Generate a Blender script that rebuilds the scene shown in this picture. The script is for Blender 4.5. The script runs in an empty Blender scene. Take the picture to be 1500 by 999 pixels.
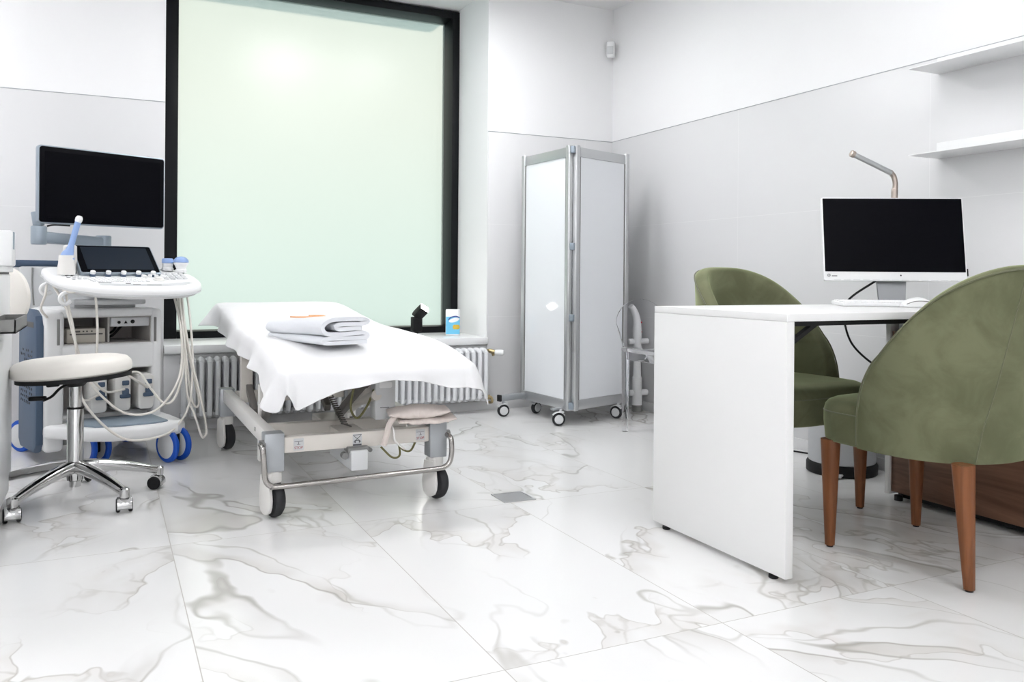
import bpy, bmesh, math, random
from mathutils import Vector, Matrix, Euler, noise
random.seed(7)
R = math.radians
sc = bpy.context.scene
COL = sc.collection
IDENT = Matrix.Identity(4)

# ------------------------------------------------------------------ materials
def mat(name, col, rough=.5, metal=0., spec=.5, emit=None, estr=0., trans=0., ior=1.45, sheen=0., coat=0., alpha=1.):
    m = bpy.data.materials.new(name); m.use_nodes = True
    b = m.node_tree.nodes['Principled BSDF']
    b.inputs['Base Color'].default_value = (*col, 1)
    b.inputs['Roughness'].default_value = rough
    b.inputs['Metallic'].default_value = metal
    b.inputs['Specular IOR Level'].default_value = spec
    b.inputs['Transmission Weight'].default_value = trans
    b.inputs['IOR'].default_value = ior
    b.inputs['Sheen Weight'].default_value = sheen
    b.inputs['Coat Weight'].default_value = coat
    b.inputs['Alpha'].default_value = alpha
    if emit:
        b.inputs['Emission Color'].default_value = (*emit, 1)
        b.inputs['Emission Strength'].default_value = estr
    return m

class N:
    """tiny node-graph helper"""
    def __init__(s, m): s.t = m.node_tree; s.b = s.t.nodes.get('Principled BSDF')
    def n(s, typ, **kw):
        x = s.t.nodes.new(typ)
        for k, v in kw.items():
            if k.startswith('i_'):
                x.inputs[k[2:].replace('_', ' ')].default_value = v
            else: setattr(x, k, v)
        return x
    def l(s, a, b): s.t.links.new(a, b)
    def math(s, op, a, b=None, c=None, clamp=False):
        x = s.t.nodes.new('ShaderNodeMath'); x.operation = op; x.use_clamp = clamp
        for i, v in enumerate((a, b, c)):
            if v is None: continue
            if isinstance(v, (int, float)): x.inputs[i].default_value = v
            else: s.l(v, x.inputs[i])
        return x.outputs[0]
    def vmath(s, op, a, b=None):
        x = s.t.nodes.new('ShaderNodeVectorMath'); x.operation = op
        for i, v in enumerate((a, b)):
            if v is None: continue
            if isinstance(v, tuple): x.inputs[i].default_value = v
            else: s.l(v, x.inputs[i])
        return x.outputs[0]
    def ramp(s, v, lo, hi, a=0., b=1.):
        x = s.t.nodes.new('ShaderNodeMapRange'); x.interpolation_type = 'SMOOTHSTEP'
        s.l(v, x.inputs[0])
        for i, q in zip((1, 2, 3, 4), (lo, hi, a, b)): x.inputs[i].default_value = q
        return x.outputs[0]
    def mix(s, f, a, b, mode='MIX'):
        x = s.t.nodes.new('ShaderNodeMix'); x.data_type = 'RGBA'; x.blend_type = mode
        if isinstance(f, (int, float)): x.inputs[0].default_value = f
        else: s.l(f, x.inputs[0])
        for i, v in ((6, a), (7, b)):
            if isinstance(v, tuple): x.inputs[i].default_value = (*v, 1) if len(v) == 3 else v
            else: s.l(v, x.inputs[i])
        return x.outputs[2]
    def noise(s, vec, scale, detail=3., rough=.5, dist=0., dims='3D'):
        x = s.t.nodes.new('ShaderNodeTexNoise'); x.noise_dimensions = dims
        s.l(vec, x.inputs['Vector'])
        x.inputs['Scale'].default_value = scale; x.inputs['Detail'].default_value = detail
        x.inputs['Roughness'].default_value = rough; x.inputs['Distortion'].default_value = dist
        return x
    def pos(s): return s.t.nodes.new('ShaderNodeNewGeometry').outputs['Position']
    def obj(s): return s.t.nodes.new('ShaderNodeTexCoord').outputs['Object']

def bumpy(m, scale, strength, dist=.002, detail=4.):
    g = N(m)
    t = g.noise(g.obj(), scale, detail)
    b = g.n('ShaderNodeBump'); b.inputs['Strength'].default_value = strength; b.inputs['Distance'].default_value = dist
    g.l(t.outputs['Fac'], b.inputs['Height']); g.l(b.outputs[0], g.b.inputs['Normal'])
    return m

TX0, TY0, TW, TL = .190, .45, .597, 1.2     # floor tile grid origin and tile size
def marble():
    m = mat('marble_tiles', (.8, .8, .8), .16, spec=.45); g = N(m)
    P = g.pos(); sp = g.n('ShaderNodeSeparateXYZ'); g.l(P, sp.inputs[0])
    fx = g.math('DIVIDE', g.math('SUBTRACT', sp.outputs[0], TX0), TW)
    fy = g.math('DIVIDE', g.math('SUBTRACT', sp.outputs[1], TY0), TL)
    ix, iy = g.math('FLOOR', fx), g.math('FLOOR', fy)
    cb = g.n('ShaderNodeCombineXYZ'); g.l(ix, cb.inputs[0]); g.l(iy, cb.inputs[1])
    wn = g.n('ShaderNodeTexWhiteNoise'); wn.noise_dimensions = '3D'; g.l(cb.outputs[0], wn.inputs['Vector'])
    off = g.vmath('MULTIPLY', wn.outputs['Color'], (37., 41., 29.))
    # each tile is its own cut of stone: shifted, and turned
    rot = g.n('ShaderNodeVectorRotate'); rot.rotation_type = 'Z_AXIS'
    g.l(P, rot.inputs['Vector'])
    g.l(g.math('MULTIPLY', g.math('SUBTRACT', wn.outputs['Value'], .62), 1.9), rot.inputs['Angle'])
    q = g.vmath('ADD', rot.outputs[0], off)
    warp = g.noise(q, 1.5, 3.5, .52)
    w = g.vmath('MULTIPLY', g.vmath('SUBTRACT', warp.outputs['Color'], (.5, .5, .5)), (.38, .38, .38))
    q2 = g.vmath('ADD', q, w)
    def fld(off_, aniso, sc_, det=4., ro=.55):
        return g.math('SUBTRACT', g.noise(g.vmath('MULTIPLY', g.vmath('ADD', q2, off_), (1., aniso, 1.)), sc_, det, ro).outputs['Fac'], .5)
    def line(f, wid): return g.ramp(g.math('ABSOLUTE', f), 0., wid, 1., 0.)
    def band(f, wid): return g.math('MULTIPLY', g.math('GREATER_THAN', f, 0.), g.ramp(f, 0., wid, 1., 0.))
    mask = g.ramp(g.noise(q, .95, 2.).outputs['Fac'], .38, .54)
    mask2 = g.ramp(g.noise(g.vmath('ADD', q, (9., 3., 1.)), 1.2, 2.).outputs['Fac'], .46, .60)
    thick = g.ramp(g.noise(g.vmath('ADD', q, (4., 6., 1.)), 2.6, 2.).outputs['Fac'], .35, .65, .15, 1.)
    f1, f2 = fld((0., 0., 0.), .20, 1.7, 2.6, .46), fld((15., 2., 7.), .26, 3.1, 2.6, .48)
    f3 = fld((31., 12., 3.), .6, 2.0, 4., .52)
    # some slabs have rounded breccia cells
    vo = g.n('ShaderNodeTexVoronoi'); vo.feature = 'DISTANCE_TO_EDGE'; vo.inputs['Scale'].default_value = 5.5
    g.l(g.vmath('ADD', q2, g.vmath('MULTIPLY', g.vmath('SUBTRACT', g.noise(q, 7., 3.).outputs['Color'], (.5, .5, .5)), (.12, .12, .12))), vo.inputs['Vector'])
    cells = g.math('MULTIPLY', g.ramp(vo.outputs['Distance'], .0, .055, 1., 0.), g.math('MULTIPLY', band(f3, .085), g.math('GREATER_THAN', wn.outputs['Value'], .45)))
    col = g.mix(g.math('MULTIPLY', g.math('MULTIPLY', band(f1, .060), thick), g.math('MULTIPLY', mask, .62)), (.775, .773, .768), (.47, .445, .41))
    col = g.mix(g.math('MULTIPLY', band(f3, .085), g.math('MULTIPLY', mask2, .30)), col, (.56, .52, .475))
    col = g.mix(g.math('MULTIPLY', cells, g.math('MULTIPLY', mask2, .42)), col, (.40, .37, .335))
    col = g.mix(g.math('MULTIPLY', line(f1, .0062), g.math('MULTIPLY', mask, .72)), col, (.34, .325, .295))
    col = g.mix(g.math('MULTIPLY', line(f2, .013), g.math('MULTIPLY', g.math('MULTIPLY', mask, thick), .62)), col, (.40, .385, .35))
    col = g.mix(g.math('MULTIPLY', line(f3, .006), g.math('MULTIPLY', mask2, .55)), col, (.40, .375, .34))
    # grout
    def edge(f, size):
        fr = g.math('FRACT', f)
        d = g.math('MULTIPLY', g.math('MINIMUM', fr, g.math('SUBTRACT', 1., fr)), size)
        return g.math('LESS_THAN', d, .0013)
    gr = g.math('MAXIMUM', edge(fx, TW), edge(fy, TL))
    col = g.mix(gr, col, (.40, .385, .36))
    g.l(col, g.b.inputs['Base Color'])
    g.l(g.math('ADD', g.math('MULTIPLY', gr, .5), .16), g.b.inputs['Roughness'])
    return m

def wainscot(name, axis):
    """large pale grey wall tiles with hairline joints"""
    m = mat(name, (.70, .70, .708), .35, spec=.4); g = N(m)
    P = g.pos(); sp = g.n('ShaderNodeSeparateXYZ'); g.l(P, sp.inputs[0])
    a = sp.outputs[axis]
    off = -.083 if axis == 1 else .40
    def edge(v, o, size):
        fr = g.math('FRACT', g.math('DIVIDE', g.math('SUBTRACT', v, o), size))
        d = g.math('MULTIPLY', g.math('MINIMUM', fr, g.math('SUBTRACT', 1., fr)), size)
        return g.math('LESS_THAN', d, .0011)
    e = g.math('MAXIMUM', edge(a, off + .124, 1.2), edge(sp.outputs[2], 0., .5955))
    t = g.noise(P, 1.2, 2.)
    c = g.mix(t.outputs['Fac'], (.695, .695, .702), (.715, .715, .722))
    g.l(g.mix(e, c, (.78, .78, .785)), g.b.inputs['Base Color'])
    return m

def velvet(name, a, b):
    m = mat(name, a, .85, spec=.15, sheen=.7); g = N(m)
    o = g.obj()
    t = g.noise(o, 8., 5., .62, .6)
    t2 = g.noise(o, 3., 2.)
    f = g.ramp(g.math('ADD', g.math('MULTIPLY', t.outputs['Fac'], .6), g.math('MULTIPLY', t2.outputs['Fac'], .4)), .38, .62)
    g.l(g.mix(f, a, b), g.b.inputs['Base Color'])
    g.b.inputs['Sheen Roughness'].default_value = .4
    g.b.inputs['Sheen Tint'].default_value = (.75, .85, .5, 1)
    t3 = g.noise(o, 300., 2.)
    bu = g.n('ShaderNodeBump'); bu.inputs['Strength'].default_value = .15; bu.inputs['Distance'].default_value = .001
    g.l(t3.outputs['Fac'], bu.inputs['Height']); g.l(bu.outputs[0], g.b.inputs['Normal'])
    return m

def wood(name, a, b, rough=.4, axis=(1., 1., .08), scale=16.):
    m = mat(name, a, rough, spec=.4); g = N(m)
    v = g.vmath('MULTIPLY', g.obj(), axis)
    t = g.noise(v, scale, 5., .6, 1.2)
    f = g.ramp(t.outputs['Fac'], .32, .68)
    g.l(g.mix(f, a, b), g.b.inputs['Base Color'])
    return m

def cloth(name, col, scale=220., strength=.35, dist=.002, rough=.95):
    m = mat(name, col, rough, spec=.1, sheen=.15)
    return bumpy(m, scale, strength, dist, 3.)

M = {}
M['floor'] = marble()
M['paint'] = bumpy(mat('white_wall_paint', (.86, .86, .865), .6, spec=.3), 60., .03)
M['ceil'] = mat('white_ceiling_paint', (.87, .87, .87), .7, spec=.2)
M['wain_x'] = wainscot('grey_wall_tiles_across', 0)
M['wain_y'] = wainscot('grey_wall_tiles_along', 1)
M['skirt'] = mat('grey_skirting', (.42, .42, .42), .45)
M['sill'] = mat('white_sill_stone', (.84, .845, .85), .25)
M['frame'] = mat('black_window_frame', (.006, .0065, .008), .4, spec=.2)
M['white'] = mat('white_plastic', (.84, .845, .85), .35)
M['lam'] = bumpy(mat('white_laminate', (.80, .80, .795), .4, spec=.4), 90., .02)
M['lamedge'] = mat('laminate_edge_band', (.74, .715, .69), .5)
M['lgrey'] = mat('light_grey_plastic', (.62, .63, .64), .45)
M['mgrey'] = mat('mid_grey_plastic', (.215, .215, .21), .5)
M['bgrey'] = mat('blue_grey_plastic', (.26, .32, .38), .45)
M['dblue'] = mat('slate_blue_plastic', (.062, .098, .16), .5)
M['pblue'] = mat('pale_blue_plastic', (.26, .38, .66), .4)
M['rblue'] = mat('bright_blue_rubber', (.004, .075, .46), .45)
M['arm'] = mat('blue_grey_metal', (.30, .35, .40), .35, metal=.4)
M['black'] = mat('black_plastic', (.009, .009, .010), .45, spec=.25)
M['rubber'] = mat('black_rubber', (.02, .021, .024), .7)
M['screen'] = mat('black_glass_screen', (.0015, .0015, .003), .3, spec=.07)
M['tscreen'] = mat('dark_touch_glass', (.008, .013, .022), .3, spec=.25)
M['chrome'] = mat('polished_chrome', (.60, .60, .60), .10, metal=1.)
M['steel'] = mat('brushed_steel', (.50, .50, .51), .35, metal=1.)
M['alu'] = mat('satin_aluminium', (.53, .54, .55), .36, metal=.9)
M['alug'] = mat('grey_anodised_bar', (.40, .42, .44), .4, metal=.5)
M['cream'] = mat('beige_powder_coat', (.66, .625, .58), .35)
M['creamw'] = mat('off_white_powder_coat', (.78, .765, .74), .35)
M['cable'] = mat('ivory_cable_sheath', (.76, .73, .68), .5)
M['wirey'] = mat('olive_cable_sheath', (.16, .15, .06), .5)
M['taupe'] = mat('taupe_steel', (.15, .14, .13), .45, spec=.3)
M['leather'] = bumpy(mat('cream_leather', (.82, .79, .74), .5, spec=.35), 120., .06)
M['sheet'] = cloth('white_sheet_cloth', (.80, .80, .81), 260., .25, .001)
M['towel'] = cloth('white_terry_cloth', (.83, .85, .89), 420., .8, .004)
M['beige'] = cloth('beige_terry_cloth', (.74, .66, .62), 320., .7, .004)
M['orange'] = mat('orange_thread', (.85, .47, .25), .8)
M['radw'] = mat('white_radiator_enamel', (.80, .81, .83), .3)
M['brass'] = mat('brass_fitting', (.45, .36, .2), .35, metal=.9)
M['acryl'] = mat('white_acrylic_panel', (.80, .82, .85), .06, spec=.5)
M['clear'] = mat('clear_polycarbonate', (.985, .985, 1.), .0, trans=1., ior=1.14)
M['clear2'] = mat('thin_clear_polycarbonate', (.985, .985, 1.), .0, trans=1., ior=1.035)
M['green'] = velvet('olive_green_velvet', (.112, .118, .066), (.160, .166, .098))
M['pipe'] = mat('green_piping', (.125, .13, .075), .85, spec=.1, sheen=.5)
M['leg'] = wood('reddish_brown_leg_wood', (.15, .052, .019), (.225, .082, .031), .35, (1., 1., .06), 30.)
M['walnut'] = wood('walnut_veneer', (.105, .05, .03), (.20, .105, .065), .4, (1., .1, 1.2), 14.)
M['red'] = mat('red_button', (.7, .03, .06), .4)
M['redtxt'] = mat('dark_red_print', (.35, .03, .03), .6)
M['inkp'] = mat('dark_grey_print', (.09, .09, .10), .6)
M['stick'] = mat('grey_sticker', (.55, .56, .57), .5)
M['bronze'] = mat('bronze_lamp_metal', (.42, .36, .32), .35, metal=.8)
M['cyan'] = mat('sky_blue_print', (.16, .55, .80), .4)
M['navy'] = mat('navy_print', (.05, .06, .30), .4)
M['gold'] = mat('yellow_brown_print', (.62, .42, .05), .4)
M['flash'] = mat('lit_flash_tube', (1, 1, 1), .5, emit=(1., .98, .95), estr=45.)
M['lamp'] = mat('lit_fill_diffuser', (1, 1, 1), .5, emit=(.985, .985, 1.), estr=25.)  # glow of the added fill lights
M['bar'] = mat('dull_chrome_bar', (.42, .40, .385), .18, metal=1.)
M['stand'] = mat('silver_stand_metal', (.34, .35, .36), .35, metal=.8)
M['bin'] = mat('pale_steel_bin', (.55, .56, .58), .4, metal=.3)
M['dkin'] = mat('dark_recess_interior', (.10, .095, .09), .6)
M['warmg'] = mat('warm_grey_plastic', (.46, .44, .42), .5)
M['prn'] = mat('beige_printer_plastic', (.52, .49, .43), .5)

# ------------------------------------------------------------------ mesh building
def catmull(pts, n=8, closed=False):
    P = [Vector(p) for p in pts]; out = []
    k = len(P)
    rng = range(k if closed else k - 1)
    for i in rng:
        p0 = P[(i - 1) % k] if (closed or i > 0) else P[0] * 2 - P[1]
        p1, p2 = P[i], P[(i + 1) % k]
        p3 = P[(i + 2) % k] if (closed or i + 2 < k) else P[-1] * 2 - P[-2]
        for j in range(n):
            t = j / n
            out.append(.5 * ((2 * p1) + (p2 - p0) * t + (2 * p0 - 5 * p1 + 4 * p2 - p3) * t * t + (3 * p1 - p0 - 3 * p2 + p3) * t ** 3))
    if not closed: out.append(P[-1])
    return out

def rrect(w, h, r, n=5, cx=0, cy=0):
    """rounded rectangle outline"""
    o = []
    r = min(r, w / 2 - 1e-4, h / 2 - 1e-4)
    for sx, sy, a0 in ((1, 1, 0), (-1, 1, 90), (-1, -1, 180), (1, -1, 270)):
        for i in range(n + 1):
            a = R(a0 + 90 * i / n)
            o.append((cx + sx * (w / 2 - r) + r * math.cos(a), cy + sy * (h / 2 - r) + r * math.sin(a)))
    return o

def frame_of(d):
    d = d.normalized(); up = Vector((0, 0, 1)) if abs(d.z) < .95 else Vector((1, 0, 0))
    x = d.cross(up).normalized(); y = x.cross(d).normalized()
    return x, y

class B:
    def __init__(s): s.bm = bmesh.new()
    def _add(s, tmp, mx=IDENT):
        tmp.transform(mx)
        me = bpy.data.meshes.new('tmp'); tmp.to_mesh(me); tmp.free()
        s.bm.from_mesh(me); bpy.data.meshes.remove(me)
    def box(s, c, size, bev=.0, rot=(0, 0, 0), seg=2):
        t = bmesh.new(); bmesh.ops.create_cube(t, size=1.)
        bmesh.ops.scale(t, vec=Vector(size), verts=t.verts)
        if bev > 0:
            bmesh.ops.bevel(t, geom=list(t.edges), offset=min(bev, min(size) * .49), segments=seg, profile=.5, affect='EDGES')
        s._add(t, Matrix.Translation(c) @ Euler(rot).to_matrix().to_4x4()); return s
    def bx(s, x0, x1, y0, y1, z0, z1, bev=0., seg=2):
        return s.box(((x0 + x1) / 2, (y0 + y1) / 2, (z0 + z1) / 2), (abs(x1 - x0), abs(y1 - y0), abs(z1 - z0)), bev, seg=seg)
    def loft(s, rings, cap=True, closed=True):
        bm = s.bm; L = [[bm.verts.new(p) for p in r] for r in rings]
        n = len(rings[0])
        for a, b in zip(L, L[1:]):
            for i in range(n if closed else n - 1):
                j = (i + 1) % n
                try: bm.faces.new((a[i], a[j], b[j], b[i]))
                except ValueError: pass
        if cap and closed:
            for r in (L[0][::-1], L[-1]):
                try: bm.faces.new(r)
                except ValueError: pass
        return s
    def cyl(s, p0, p1, r0, r1=None, n=24, bev=0.):
        p0, p1 = Vector(p0), Vector(p1); r1 = r0 if r1 is None else r1
        x, y = frame_of(p1 - p0); d = (p1 - p0).normalized()
        def ring(c, r): return [c + x * r * math.cos(2 * math.pi * i / n) + y * r * math.sin(2 * math.pi * i / n) for i in range(n)]
        if bev > 0:
            rs = [ring(p0, r0 - bev), ring(p0 + d * bev * .3, r0 - bev * .3), ring(p0 + d * bev, r0), ring(p1 - d * bev, r1), ring(p1 - d * bev * .3, r1 - bev * .3), ring(p1, r1 - bev)]
        else: rs = [ring(p0, r0), ring(p1, r1)]
        return s.loft(rs)
    def tube(s, pts, r, n=10, smooth=0, closed=False):
        P = catmull(pts, smooth, closed) if smooth else [Vector(p) for p in pts]
        rad = r if callable(r) else (lambda t: r)
        rings = []; px = None; k = len(P)
        for i, p in enumerate(P):
            if closed: d = P[(i + 1) % k] - P[i - 1]
            else: d = (P[min(i + 1, k - 1)] - P[max(i - 1, 0)])
            if d.length < 1e-9: d = Vector((0, 0, 1))
            d.normalize()
            if px is None: px, py = frame_of(d)
            else:
                px = (px - d * px.dot(d))
                if px.length < 1e-6: px, py = frame_of(d)
                px.normalize(); py = px.cross(d).normalized()
            q = rad(i / max(1, k - 1))
            rings.append([p + px * q * math.cos(2 * math.pi * j / n) + py * q * math.sin(2 * math.pi * j / n) for j in range(n)])
        if closed: rings.append(rings[0])
        return s.loft(rings, cap=not closed)
    def lathe(s, prof, c=(0, 0, 0), n=36, rot=None, sx=1., sy=1.):
        """prof: (radius, height) pairs; turned about z, then rotated by rot and moved to c"""
        mx = Matrix.Translation(c) @ (Euler(rot).to_matrix().to_4x4() if rot else IDENT)
        rings = [[mx @ Vector((max(r, 1e-4) * sx * math.cos(2 * math.pi * i / n), max(r, 1e-4) * sy * math.sin(2 * math.pi * i / n), z)) for i in range(n)] for r, z in prof]
        return s.loft(rings)
    def prism(s, poly, z0, z1, bev=0., mx=IDENT, seg=2):
        t = bmesh.new()
        vs = [t.verts.new((x, y, z0)) for x, y in poly]
        f = t.faces.new(vs)
        ex = bmesh.ops.extrude_face_region(t, geom=[f])
        bmesh.ops.translate(t, vec=(0, 0, z1 - z0), verts=[v for v in ex['geom'] if isinstance(v, bmesh.types.BMVert)])
        bmesh.ops.recalc_face_normals(t, faces=t.faces)
        if bev > 0:
            es = [e for e in t.edges if abs(e.verts[0].co.z - e.verts[1].co.z) < 1e-6]
            bmesh.ops.bevel(t, geom=es, offset=bev, segments=seg, profile=.5, affect='EDGES')
        s._add(t, mx); return s
    def ball(s, c, r, n=16, sc_=(1, 1, 1)):
        t = bmesh.new(); bmesh.ops.create_uvsphere(t, u_segments=n, v_segments=max(6, n // 2), radius=1.)
        bmesh.ops.scale(t, vec=Vector(sc_) * r, verts=t.verts); s._add(t, Matrix.Translation(c)); return s
    def grid(s, fn, nu, nv):
        bm = s.bm; V = [[bm.verts.new(fn(i / nu, j / nv)) for j in range(nv + 1)] for i in range(nu + 1)]
        for i in range(nu):
            for j in range(nv): bm.faces.new((V[i][j], V[i + 1][j], V[i + 1][j + 1], V[i][j + 1]))
        return s
    def xf(s, mx): s.bm.transform(mx); return s
    def done(s, name, m, parent=None, ang=35., weld=0.):
        if weld: bmesh.ops.remove_doubles(s.bm, verts=s.bm.verts, dist=weld)
        bmesh.ops.recalc_face_normals(s.bm, faces=s.bm.faces)
        me = bpy.data.meshes.new(name); s.bm.to_mesh(me); s.bm.free()
        for p in me.polygons: p.use_smooth = True
        me.set_sharp_from_angle(angle=R(ang))
        me.materials.append(M[m] if isinstance(m, str) else m)
        o = bpy.data.objects.new(name, me); COL.objects.link(o)
        if parent: o.parent = parent
        return o

def tag(o, label, cat, group=None):
    o['label'] = label; o['category'] = cat
    if group: o['group'] = group
    return o
def thing(name, label, cat, loc=(0, 0, 0), rz=0., group=None):
    o = bpy.data.objects.new(name, None); COL.objects.link(o)
    o.empty_display_size = .1; o.location = loc; o.rotation_euler = (0, 0, rz)
    return tag(o, label, cat, group)
def struct(name, b, m, parent=None):
    o = b.done(name, m, parent)
    if parent is None: o['kind'] = 'structure'
    return o
def dup(root, loc, rz, label, group=None):
    r = root.copy(); COL.objects.link(r); r.location = loc; r.rotation_euler = (0, 0, rz); r['label'] = label
    if group: r['group'] = group
    for ch in list(root.children):
        c = ch.copy(); COL.objects.link(c); c.parent = r
        for g in list(ch.children):
            d = g.copy(); COL.objects.link(d); d.parent = c
    return r
def same(o, parent, loc, rot=None):
    """another copy of a part (and its sub-parts)"""
    c = o.copy(); COL.objects.link(c); c.parent = parent; c.location = loc
    if rot: c.rotation_euler = rot
    for g in list(o.children):
        d = g.copy(); COL.objects.link(d); d.parent = c
    return c
def text(name, s_, size, m, parent, mx, ext=.0004):
    cu = bpy.data.curves.new(name, 'FONT'); cu.body = s_; cu.size = size; cu.extrude = ext; cu.align_x = 'CENTER'; cu.align_y = 'CENTER'
    tmp = bpy.data.objects.new('tmp_text', cu); COL.objects.link(tmp)
    dg = bpy.context.evaluated_depsgraph_get()
    me = bpy.data.meshes.new_from_object(tmp.evaluated_get(dg)); bpy.data.objects.remove(tmp)
    me.transform(mx); me.materials.clear(); me.materials.append(M[m])
    o = bpy.data.objects.new(name, me); COL.objects.link(o); o.parent = parent
    return o
FACE_NY = Euler((R(90), 0, 0)).to_matrix().to_4x4()      # lettering that faces -Y

# ------------------------------------------------------------------ camera
FPX, YAW, ROLL, PY = 1232., R(25.78), R(.45), 404.7
cam = bpy.data.cameras.new('camera'); co = bpy.data.objects.new('camera', cam); COL.objects.link(co)
cam.sensor_fit = 'HORIZONTAL'; cam.sensor_width = 36.; cam.lens = 36. * FPX / 1500.
cam.shift_y = (PY - 499.5) / 1500.; cam.clip_start = .02; cam.clip_end = 200.
co.matrix_world = Matrix.Translation((0, 0, .856)) @ Matrix.Rotation(-YAW, 4, 'Z') @ Matrix.Rotation(R(90), 4, 'X') @ Matrix.Rotation(ROLL, 4, 'Z')
sc.camera = co
sc.view_settings.view_transform = 'Standard'; sc.view_settings.look = 'None'
sc.view_settings.gamma = 1.; sc.view_settings.use_curve_mapping = False
sc.view_settings.exposure = .0
# ------------------------------------------------------------------ the room
XL, XR, YF, YB, ZC = -2.4, 3.15, -2.0, 4.94, 2.70
RX0, RX1, YW = .285, 2.205, 5.43          # window recess
struct('floor', B().bx(XL, XR, YF, YB, -.06, 0), 'floor')
b = B(); b.bx(XL - .1, XR + .1, YF - .1, YB + .1, ZC, ZC + .1); b.bx(RX0, RX1, YB + .1, 6.0, ZC, ZC + .1)
struct('ceiling', b, 'ceil')
b = B()
b.bx(XL - .1, RX0, YB, YB + .1, -.06, ZC); b.bx(RX1, XR + .1, YB, YB + .1, -.06, ZC)
b.bx(RX0, RX1, YB, YB + .1, -.06, .42)
b.bx(RX0 - .1, RX0, YB + .1, 5.75, .3, ZC); b.bx(RX1, RX1 + .1, YB + .1, 5.75, .3, ZC)
b.bx(RX0 - .1, RX1 + .1, YB + .1, 5.75, .2, .42)
struct('wall_back', b, 'paint')
struct('wall_right', B().bx(XR, XR + .1, YF, YB, -.06, ZC), 'paint')
struct('wall_left', B().bx(XL - .1, XL, YF, YB, -.06, ZC), 'paint')
struct('wall_front', B().bx(XL, XR, YF - .1, YF, -.06, ZC), 'paint')
# pale grey tiling up to 1.785 m, with a thin top edge
WH = 1.785
struct('trim_1', B().bx(XL, RX0 - .002, YB - .010, YB, 0, WH, .0012), 'wain_x')
struct('trim_2', B().bx(RX1 + .002, XR, YB - .010, YB, 0, WH, .0012), 'wain_x')
struct('trim_3', B().bx(XR - .010, XR, YF, YB - .010, 0, WH, .0012), 'wain_y')
struct('trim_4', B().bx(RX0, RX1, YB - .010, YB, 0, .41, .0012), 'wain_x')
struct('baseboard_back', B().bx(XL, XR - .02, YB - .020, YB - .010, 0, .055, .002), 'wain_x')
struct('baseboard_right', B().bx(XR - .020, XR - .010, YF, YB - .02, 0, .055, .002), 'wain_y')
# thin metal edge along the top of the tiling
struct('trim_6', B().bx(XL, RX0 - .002, YB - .0115, YB - .0005, WH + .0003, WH + .0035), 'alug')
struct('trim_7', B().bx(RX1 + .002, XR - .0005, YB - .0115, YB - .0005, WH + .0003, WH + .0035), 'alug')
struct('trim_8', B().bx(XR - .0115, XR - .0005, YF, YB - .012, WH + .0003, WH + .0035), 'alug')
# window sill board
struct('trim_5', B().bx(RX0 + .002, RX1 - .002, YB - .035, YW + .16, .42, .465, .004), 'sill')
# window
w = thing('window_1', '', ''); del w['label']; del w['category']; w['kind'] = 'structure'
Z0, Z1 = .465, ZC - .012
b = B()
b.bx(RX0, RX0 + .100, YW, YW + .19, Z0, Z1, .003)
b.bx(RX1 - .052, RX1, YW, YW + .19, Z0, Z1, .003)
b.bx(RX0 + .1, RX1 - .052, YW, YW + .19, Z0, Z0 + .042, .003)
b.bx(RX0 + .1, RX1 - .052, YW, YW + .19, Z1 - .05, Z1, .003)
b.done('window_frame', 'frame', w)
gm = bpy.data.materials.new('frosted_window_glass'); gm.use_nodes = True
g = N(gm); nt = gm.node_tree
nt.nodes.remove(g.b)
gl = nt.nodes.new('ShaderNodeBsdfRefraction'); gl.inputs['Roughness'].default_value = .55; gl.inputs['IOR'].default_value = 1.05; gl.inputs['Color'].default_value = (.955, .965, .925, 1)
tr = nt.nodes.new('ShaderNodeBsdfTranslucent'); tr.inputs['Color'].default_value = (.955, .965, .925, 1)
gs = nt.nodes.new('ShaderNodeBsdfGlossy'); gs.inputs['Roughness'].default_value = .3; gs.inputs['Color'].default_value = (.9, .9, .9, 1)
mx1 = nt.nodes.new('ShaderNodeMixShader'); mx1.inputs[0].default_value = .35
mx2 = nt.nodes.new('ShaderNodeMixShader'); mx2.inputs[0].default_value = .05
g.l(gl.outputs[0], mx1.inputs[1]); g.l(tr.outputs[0], mx1.inputs[2])
g.l(mx1.outputs[0], mx2.inputs[1]); g.l(gs.outputs[0], mx2.inputs[2])
g.l(mx2.outputs[0], nt.nodes['Material Output'].inputs['Surface'])
B().grid(lambda u, v: Vector((RX0 + .09 + u * (RX1 - RX0 - .13), YW + .16, Z0 + .03 + v * (Z1 - Z0 - .07))), 1, 1).done('window_pane', gm, w)

# overcast sky outside; light falls in through the frosted pane
wd = bpy.data.worlds.new('overcast_sky'); sc.world = wd; wd.use_nodes = True
nt = wd.node_tree; bg = nt.nodes['Background']
tc = nt.nodes.new('ShaderNodeTexCoord'); sp = nt.nodes.new('ShaderNodeSeparateXYZ'); nt.links.new(tc.outputs['Generated'], sp.inputs[0])
cr = nt.nodes.new('ShaderNodeValToRGB'); mr = nt.nodes.new('ShaderNodeMapRange')
mr.inputs[1].default_value = -1.; mr.inputs[2].default_value = 1.
nt.links.new(sp.outputs[2], mr.inputs[0]); nt.links.new(mr.outputs[0], cr.inputs[0])
e = cr.color_ramp.elements
e[0].position = .0; e[0].color = (.42, .62, .62, 1)
e[1].position = 1.; e[1].color = (.80, .95, .80, 1)
for p, c in ((.40, (.62, .82, .80, 1)), (.50, (.84, 1.0, .95, 1)), (.60, (1.02, 1.06, .97, 1)), (.75, (1., 1.04, .92, 1))):
    x = e.new(p); x.color = c
nt.links.new(cr.outputs[0], bg.inputs['Color']); bg.inputs['Strength'].default_value = .99

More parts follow.
